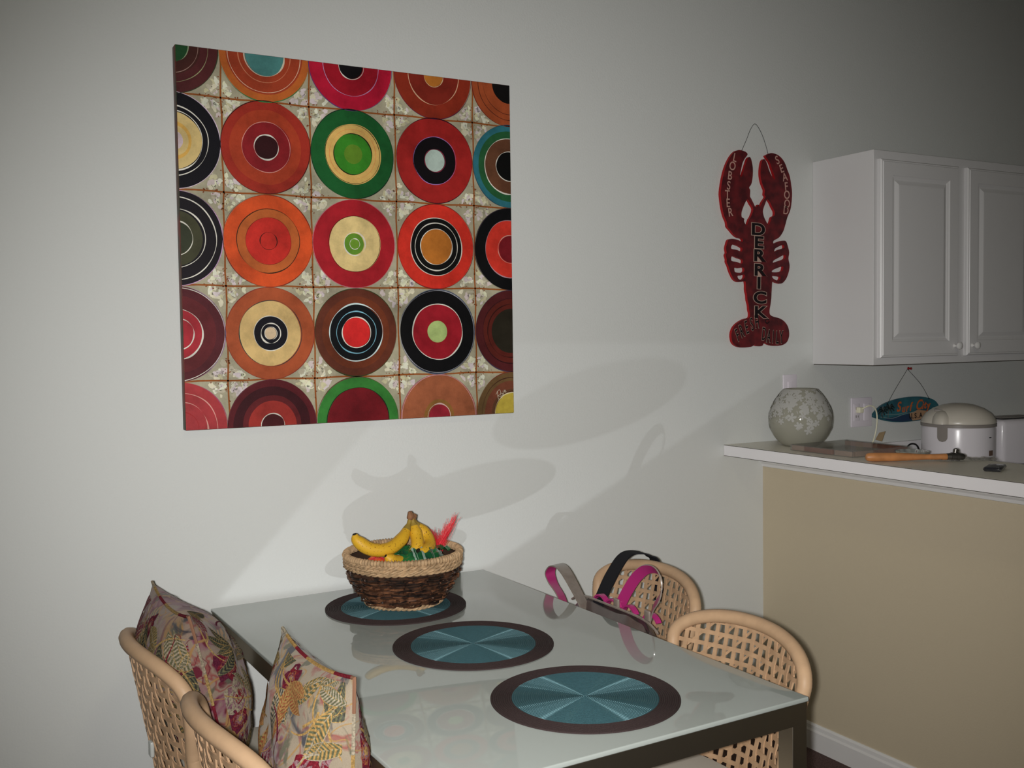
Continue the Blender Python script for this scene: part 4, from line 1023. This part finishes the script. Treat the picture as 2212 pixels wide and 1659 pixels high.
cam_az = math.atan2(CAMP.y-VC[1], CAMP.x-VC[0])
def vpt(az, z, off=.0012):
    R_ = vr(z)+off; return (R_*math.cos(az), R_*math.sin(az), z+.001)
def petalshape(az, z, a, L_, wd, off):
    pts = []
    for i in range(14):
        t = 2*PI*i/14; u = L_*(.5+.5*math.cos(t)); v = wd*math.sin(t)*(.55+.45*math.cos(t)*.6)
        du = u*math.cos(a)-v*math.sin(a); dv = u*math.sin(a)+v*math.cos(a)
        zz = min(.203, max(.004, z+dv)); pts.append(vpt(az+du/max(.05, vr(zz)), zz, off))
    fl.add(pts, [tuple(range(14))])
def flower(az, z, s_):
    a0 = rv.uniform(0, 6.28)
    for k in range(5): petalshape(az, z, a0+k*2*PI/5, s_, s_*.46, .0012+.0002*rv.random())
for k in range(300):
    z = .204-abs(rv.gauss(0, .062)); az = rv.uniform(0, 2*PI)
    if z < .062: continue
    flower(az, z, rv.uniform(.007, .014))
for du, z, s_ in ((-.03, .108, .017), (.036, .082, .018), (.055, .088, .013), (.028, .062, .015), (-.075, .12, .013), (.012, .135, .018), (-.045, .15, .017), (.05, .135, .016), (.068, .11, .012)):
    flower(cam_az+du/.11, z, s_)
for k in range(90):
    z = rv.uniform(.08, .2); petalshape(rv.uniform(0, 2*PI), z, rv.uniform(0, 6.28), rv.uniform(.008, .014), .0022, .0010)
tag(fl.build('etched_flowers', MVF, vs_, smooth=False), kind='stuff')

# shallow clear plastic box with wood strips
MCLR = bpy.data.materials.new('clear_plastic'); MCLR.use_nodes = True
n = MCLR.node_tree.nodes; l = MCLR.node_tree.links; b = n['Principled BSDF']
b.inputs['Base Color'].default_value = (.5, .48, .46, 1); b.inputs['Roughness'].default_value = .08
tr = n.new('ShaderNodeBsdfTransparent'); tr.inputs[0].default_value = (.93, .93, .92, 1); mx = n.new('ShaderNodeMixShader'); mx.inputs[0].default_value = .88
l.new(b.outputs[0], mx.inputs[1]); l.new(tr.outputs[0], mx.inputs[2]); l.new(mx.outputs[0], n['Material Output'].inputs['Surface'])
MWD = mat('reddish_wood', pc(108, 62, 42), rough=.5, noise_amt=.3, noise_scale=60); MWL = mat('mauve_wood', pc(128, 108, 96), rough=.5)
bx = empty('clear_plastic_box', 'flat clear plastic box of brown wood strips lying on the bar beside the vase', 'box', (2.69, -.42, BZ))
y0_, y1_, x0_, x1_ = -.548, -.272, 2.528, 2.80
h_ = .020
walls_ = MB(); t_ = .0018
walls_.box(x0_, x1_, y0_, y1_, BZ+.0004, BZ+.0018).box(x0_, x0_+t_, y0_, y1_, BZ+.0018, BZ+h_).box(x1_-t_, x1_, y0_, y1_, BZ+.0018, BZ+h_).box(x0_, x1_, y0_, y0_+t_, BZ+.0018, BZ+h_).box(x0_, x1_, y1_-t_, y1_, BZ+.0018, BZ+h_).box(x0_, x1_, y0_, y1_, BZ+h_, BZ+h_+.0014)
child(walls_, 'clear_case', MCLR, bx, False)
for k, (xa, xb, ya, yb, mm) in enumerate(((x0_+.003, x0_+.012, -.330, -.276, MWL), (x0_+.003, x0_+.012, -.460, -.334, MWD), (x0_+.003, x0_+.012, -.545, -.470, MWL), (x0_+.02, x0_+.10, -.545, -.536, MWL), (x0_+.105, x1_-.01, -.545, -.536, MWD), (x1_-.013, x1_-.004, -.540, -.40, MWD), (x1_-.013, x1_-.004, -.395, -.276, MWL))):
    child(MB().box(xa, xb, ya, yb, BZ+.002, BZ+h_-.002, .0006), 'wood_strip', mm, bx)
# small cut-glass dish
dsh = empty('glass_dish', 'small shiny ribbed glass dish on the bar behind the wooden handle', 'dish', (2.715, -.625, BZ))
m = MB(); prof = [(.001, .0006), (.035, .0006), (.045, .006), (.052, .018), (.0505, .018), (.043, .008), (.034, .003), (.001, .003)]
vs2 = [((r_*(1+(.05*math.cos(12*2*PI*k/72) if r_ > .04 else 0)))*math.cos(2*PI*k/72), (r_*(1+(.05*math.cos(12*2*PI*k/72) if r_ > .04 else 0)))*math.sin(2*PI*k/72), z) for r_, z in prof for k in range(72)]
m.add(vs2, [(i*72+k, i*72+(k+1) % 72, (i+1)*72+(k+1) % 72, (i+1)*72+k) for i in range(len(prof)-1) for k in range(72)])
MGD = mat('cut_glass', (.7, .72, .7, 1), rough=.05, spec=.8, metal=.75)
m.build('dish_bowl', MGD, dsh)
MB().lathe([(.038, .0), (.038, .004), (.030, .005), (.001, .005)], (0, 0, .0042), 24).build('dish_base', MGD, dsh)

# turned wooden handle with dark metal collar
hd = empty('wooden_handled_utensil', 'utensil with thick orange-brown turned wooden handle and dark metal collar on the bar', 'utensil', (2.60, -.70, BZ))
MHW = mat('varnished_orange_wood', pc(166, 112, 68), rough=.4, spec=.4, noise_amt=.2, noise_scale=30); MHM = mat('dark_gunmetal', (.16, .15, .14, 1), rough=.3, metal=.9)
A_, B_ = Vector((2.485, -.640, BZ+.0145)), Vector((2.690, -.775, BZ+.0145)); D_ = (B_-A_)
def along(t): return A_+D_*t
hp = [(0, .006), (.01, .0105), (.04, .0132), (.12, .0140), (.35, .0135), (.5, .0122), (.62, .0100), (.75, .0085), (.9, .0092), (.98, .0100), (1.0, .0095)]
pts = [along(t) for t, _ in hp]
child(MB().tube(pts, [r_ for _, r_ in hp], 16), 'handle', MHW, hd)
cp = [(1.0, .0105), (1.05, .0115), (1.052, .0135), (1.08, .0135), (1.082, .0118), (1.11, .0118), (1.112, .0140), (1.15, .0140), (1.152, .0105), (1.20, .0100), (1.22, .006)]
child(MB().tube([along(t) for t, _ in cp], [r_ for _, r_ in cp], 16), 'metal_collar', MHM, hd)
child(MB().tube([along(1.10)+Vector((0, 0, .010)), along(1.10)+Vector((.004, 0, .020)), along(1.08)+Vector((.01, 0, .022))], [.007, .009, .006], 10), 'collar_screw', MHM, hd)
# crumpled clear wrapper beyond the collar
m = MB(); rw = random.Random(8)
def wr(u, v):
    p = along(.80+.72*u)+Vector((.012+.0*v, (v-.5)*.055, 0)); 
    return (p.x+.02*v, p.y, BZ+.002+.010*abs(noise.noise(Vector((u*7, v*5, 2))))*2*(1-abs(2*v-1)**4)+.0005)
m.grid(wr, 26, 14); m.grid(lambda u, v: tuple(Vector(wr(u, v))*1+Vector((0, 0, -.0008))), 26, 14)
o = m.build('clear_wrapper', MCLR, None, smooth=False); tag(o, 'crumpled clear plastic wrapper under the metal collar of the utensil', 'wrapper')

# phones / small gadgets at the right of the bar
MGL = mat('glossy_black_plastic', (.02, .02, .025, 1), rough=.12, spec=.6, coat=.6); MSV = mat('silver_violet_plastic', pc(90, 84, 112), rough=.2, metal=.6)
def phone(x, y, rz, lab, edge_m):
    t = empty('mobile_phone', lab, 'phone', (x, y, BZ), rz)
    MB().rbox(-.048, .048, -.023, .023, .0006, .0135, .005).build('phone_body', MGL, t)
    MB().rbox(-.0485, .0485, -.0235, .0235, .0055, .0085, .001).build('phone_band', edge_m, t)
    MB().rbox(-.040, .012, -.018, .018, .0132, .0142, .0004).build('screen', M_black, t)
phone(2.628, -.985, .45, 'small glossy black phone lying alone on the bar', MGL)
phone(2.690, -1.085, .45, 'dark phone with silvery edge on the bar at the right image edge', MSV)

# ---------------------------------------------------------------- rice cooker, toaster, tray on the kitchen worktop
KZ = .914
MCK = mat('white_enamel', pc(204, 200, 206), rough=.25, spec=.5, coat=.3); MGY = mat('grey_plastic', pc(126, 120, 116), rough=.4)
MLID = mat('offwhite_lid_plastic', pc(186, 180, 170), rough=.3, spec=.5)
rc = empty('rice_cooker', 'white rice cooker with domed lid and grey front latch behind the bar', 'rice cooker', (3.406, -.27, KZ), math.atan2(-2.59, -3.406)+.0)
MB().lathe([(.001, .006), (.118, .006), (.128, .014), (.132, .04), (.133, .195), (.131, .204), (.001, .204)], n=64).build('cooker_body', MCK, rc)
MB().lathe([(.09, 0), (.11, 0), (.11, .007), (.09, .007)], n=40).build('foot_ring', M_black, rc)
MB().lathe([(.130, .2042), (.1355, .2045), (.1355, .216), (.131, .2165), (.13, .2042)], n=64).build('grey_band', MGY, rc)
MB().lathe([(.001, .2168), (.134, .2168), (.1355, .222), (.131, .234), (.115, .255), (.09, .272), (.06, .284), (.03, .290), (.001, .292)], n=64).build('lid', MLID, rc)
# the hump of the lid with the opening button, towards the left of the view
lh = MB(); 
lh.grid(lambda u, v: (.030+.075*math.cos(2*PI*u)*math.cos(v*PI/2)+.04, -.055+.04*math.sin(2*PI*u)*math.cos(v*PI/2), .218+.050*math.sin(v*PI/2)), 32, 10, True)
lh.build('lid_hump', MLID, rc)
MB().rbox(.045, .075, -.115+.03, -.06+.03, .262, .272, .004).build('lid_button', MGY, rc)
# latch tongue on the body side
lt = MB(); az0 = -.42
def tongue(u, v):
    hw_ = .020*(1 if v > .35 else (max(0, 1-((.35-v)/.35)**2))**.5); a = az0+(u*2-1)*hw_/.134
    return (.1352*math.cos(a), .1352*math.sin(a), .150+.056*v)
lt.grid(tongue, 10, 16); lt.build('latch', MGY, rc)
MCB2 = mat('brown_dial_panel', pc(96, 76, 66), rough=.5)
def patch(name, a0, hw_, z0, z1, m_, r_=.1342):
    q = MB().grid(lambda u, v: (r_*math.cos(a0+(u*2-1)*hw_/r_), r_*math.sin(a0+(u*2-1)*hw_/r_), z0+(z1-z0)*v), 8, 4); return q.build(name, m_, rc)
patch('control_window', 1.02, .013, .098, .118, MCB2); patch('rating_label', 1.02, .013, .055, .092, MGY, .1338); patch('printed_mark', .98, .007, .165, .169, M_black)
ts = empty('toaster', 'white two-slot toaster with black top edge beside the rice cooker', 'toaster', (3.745, -.235, KZ), -.10)
MB().rbox(-.115, .16, -.085, .085, .022, .215, .022).build('toaster_body', MCK, ts)
MB().rbox(-.112, .157, -.082, .082, .002, .030, .006).build('base', M_black, ts)
MB().rbox(-.085, .135, -.060, .060, .2135, .2185, .002).build('top_panel', M_black, ts)
for yy in (-.03, .03): MB().rbox(-.075, .125, yy-.012, yy+.012, .218, .2205, .001).build('slot', MGY, ts)
for zz in (.108, .122, .136): MB().rbox(-.1165, -.1145, -.050, -.032, zz-.003, zz+.003, .0008).build('button', M_black, ts)
MB().rbox(-.125, -.112, .0, .03, .13, .148, .003).build('lever', M_black, ts)
pn_ = empty('black_pan', 'black frying pan on the worktop in front of the toaster', 'pan', (3.60, -.47, KZ))
MB().lathe([(.001, .002), (.085, .002), (.105, .045), (.108, .046), (.108, .049), (.102, .048), (.082, .006), (.001, .006)], n=48).build('pan_bowl', M_black, pn_)
MB().tube([(.104, -.01, .045), (.15, -.02, .055), (.24, -.04, .06)], [.008, .009, .011], 10).build('pan_handle', M_black, pn_)
o = MB().tube(smoothpts([(3.300, -.10, KZ+.004), (3.305, -.10, .97), (3.322, -.10, 1.022), (3.352, -.10, 1.036), (3.385, -.10, 1.022), (3.402, -.10, .97), (3.405, -.10, KZ+.004)], 6), .0035, 6).build('black_power_cord', M_black, None)
tag(o, 'loop of black cord standing up behind the bar beside the rice cooker', 'cord')
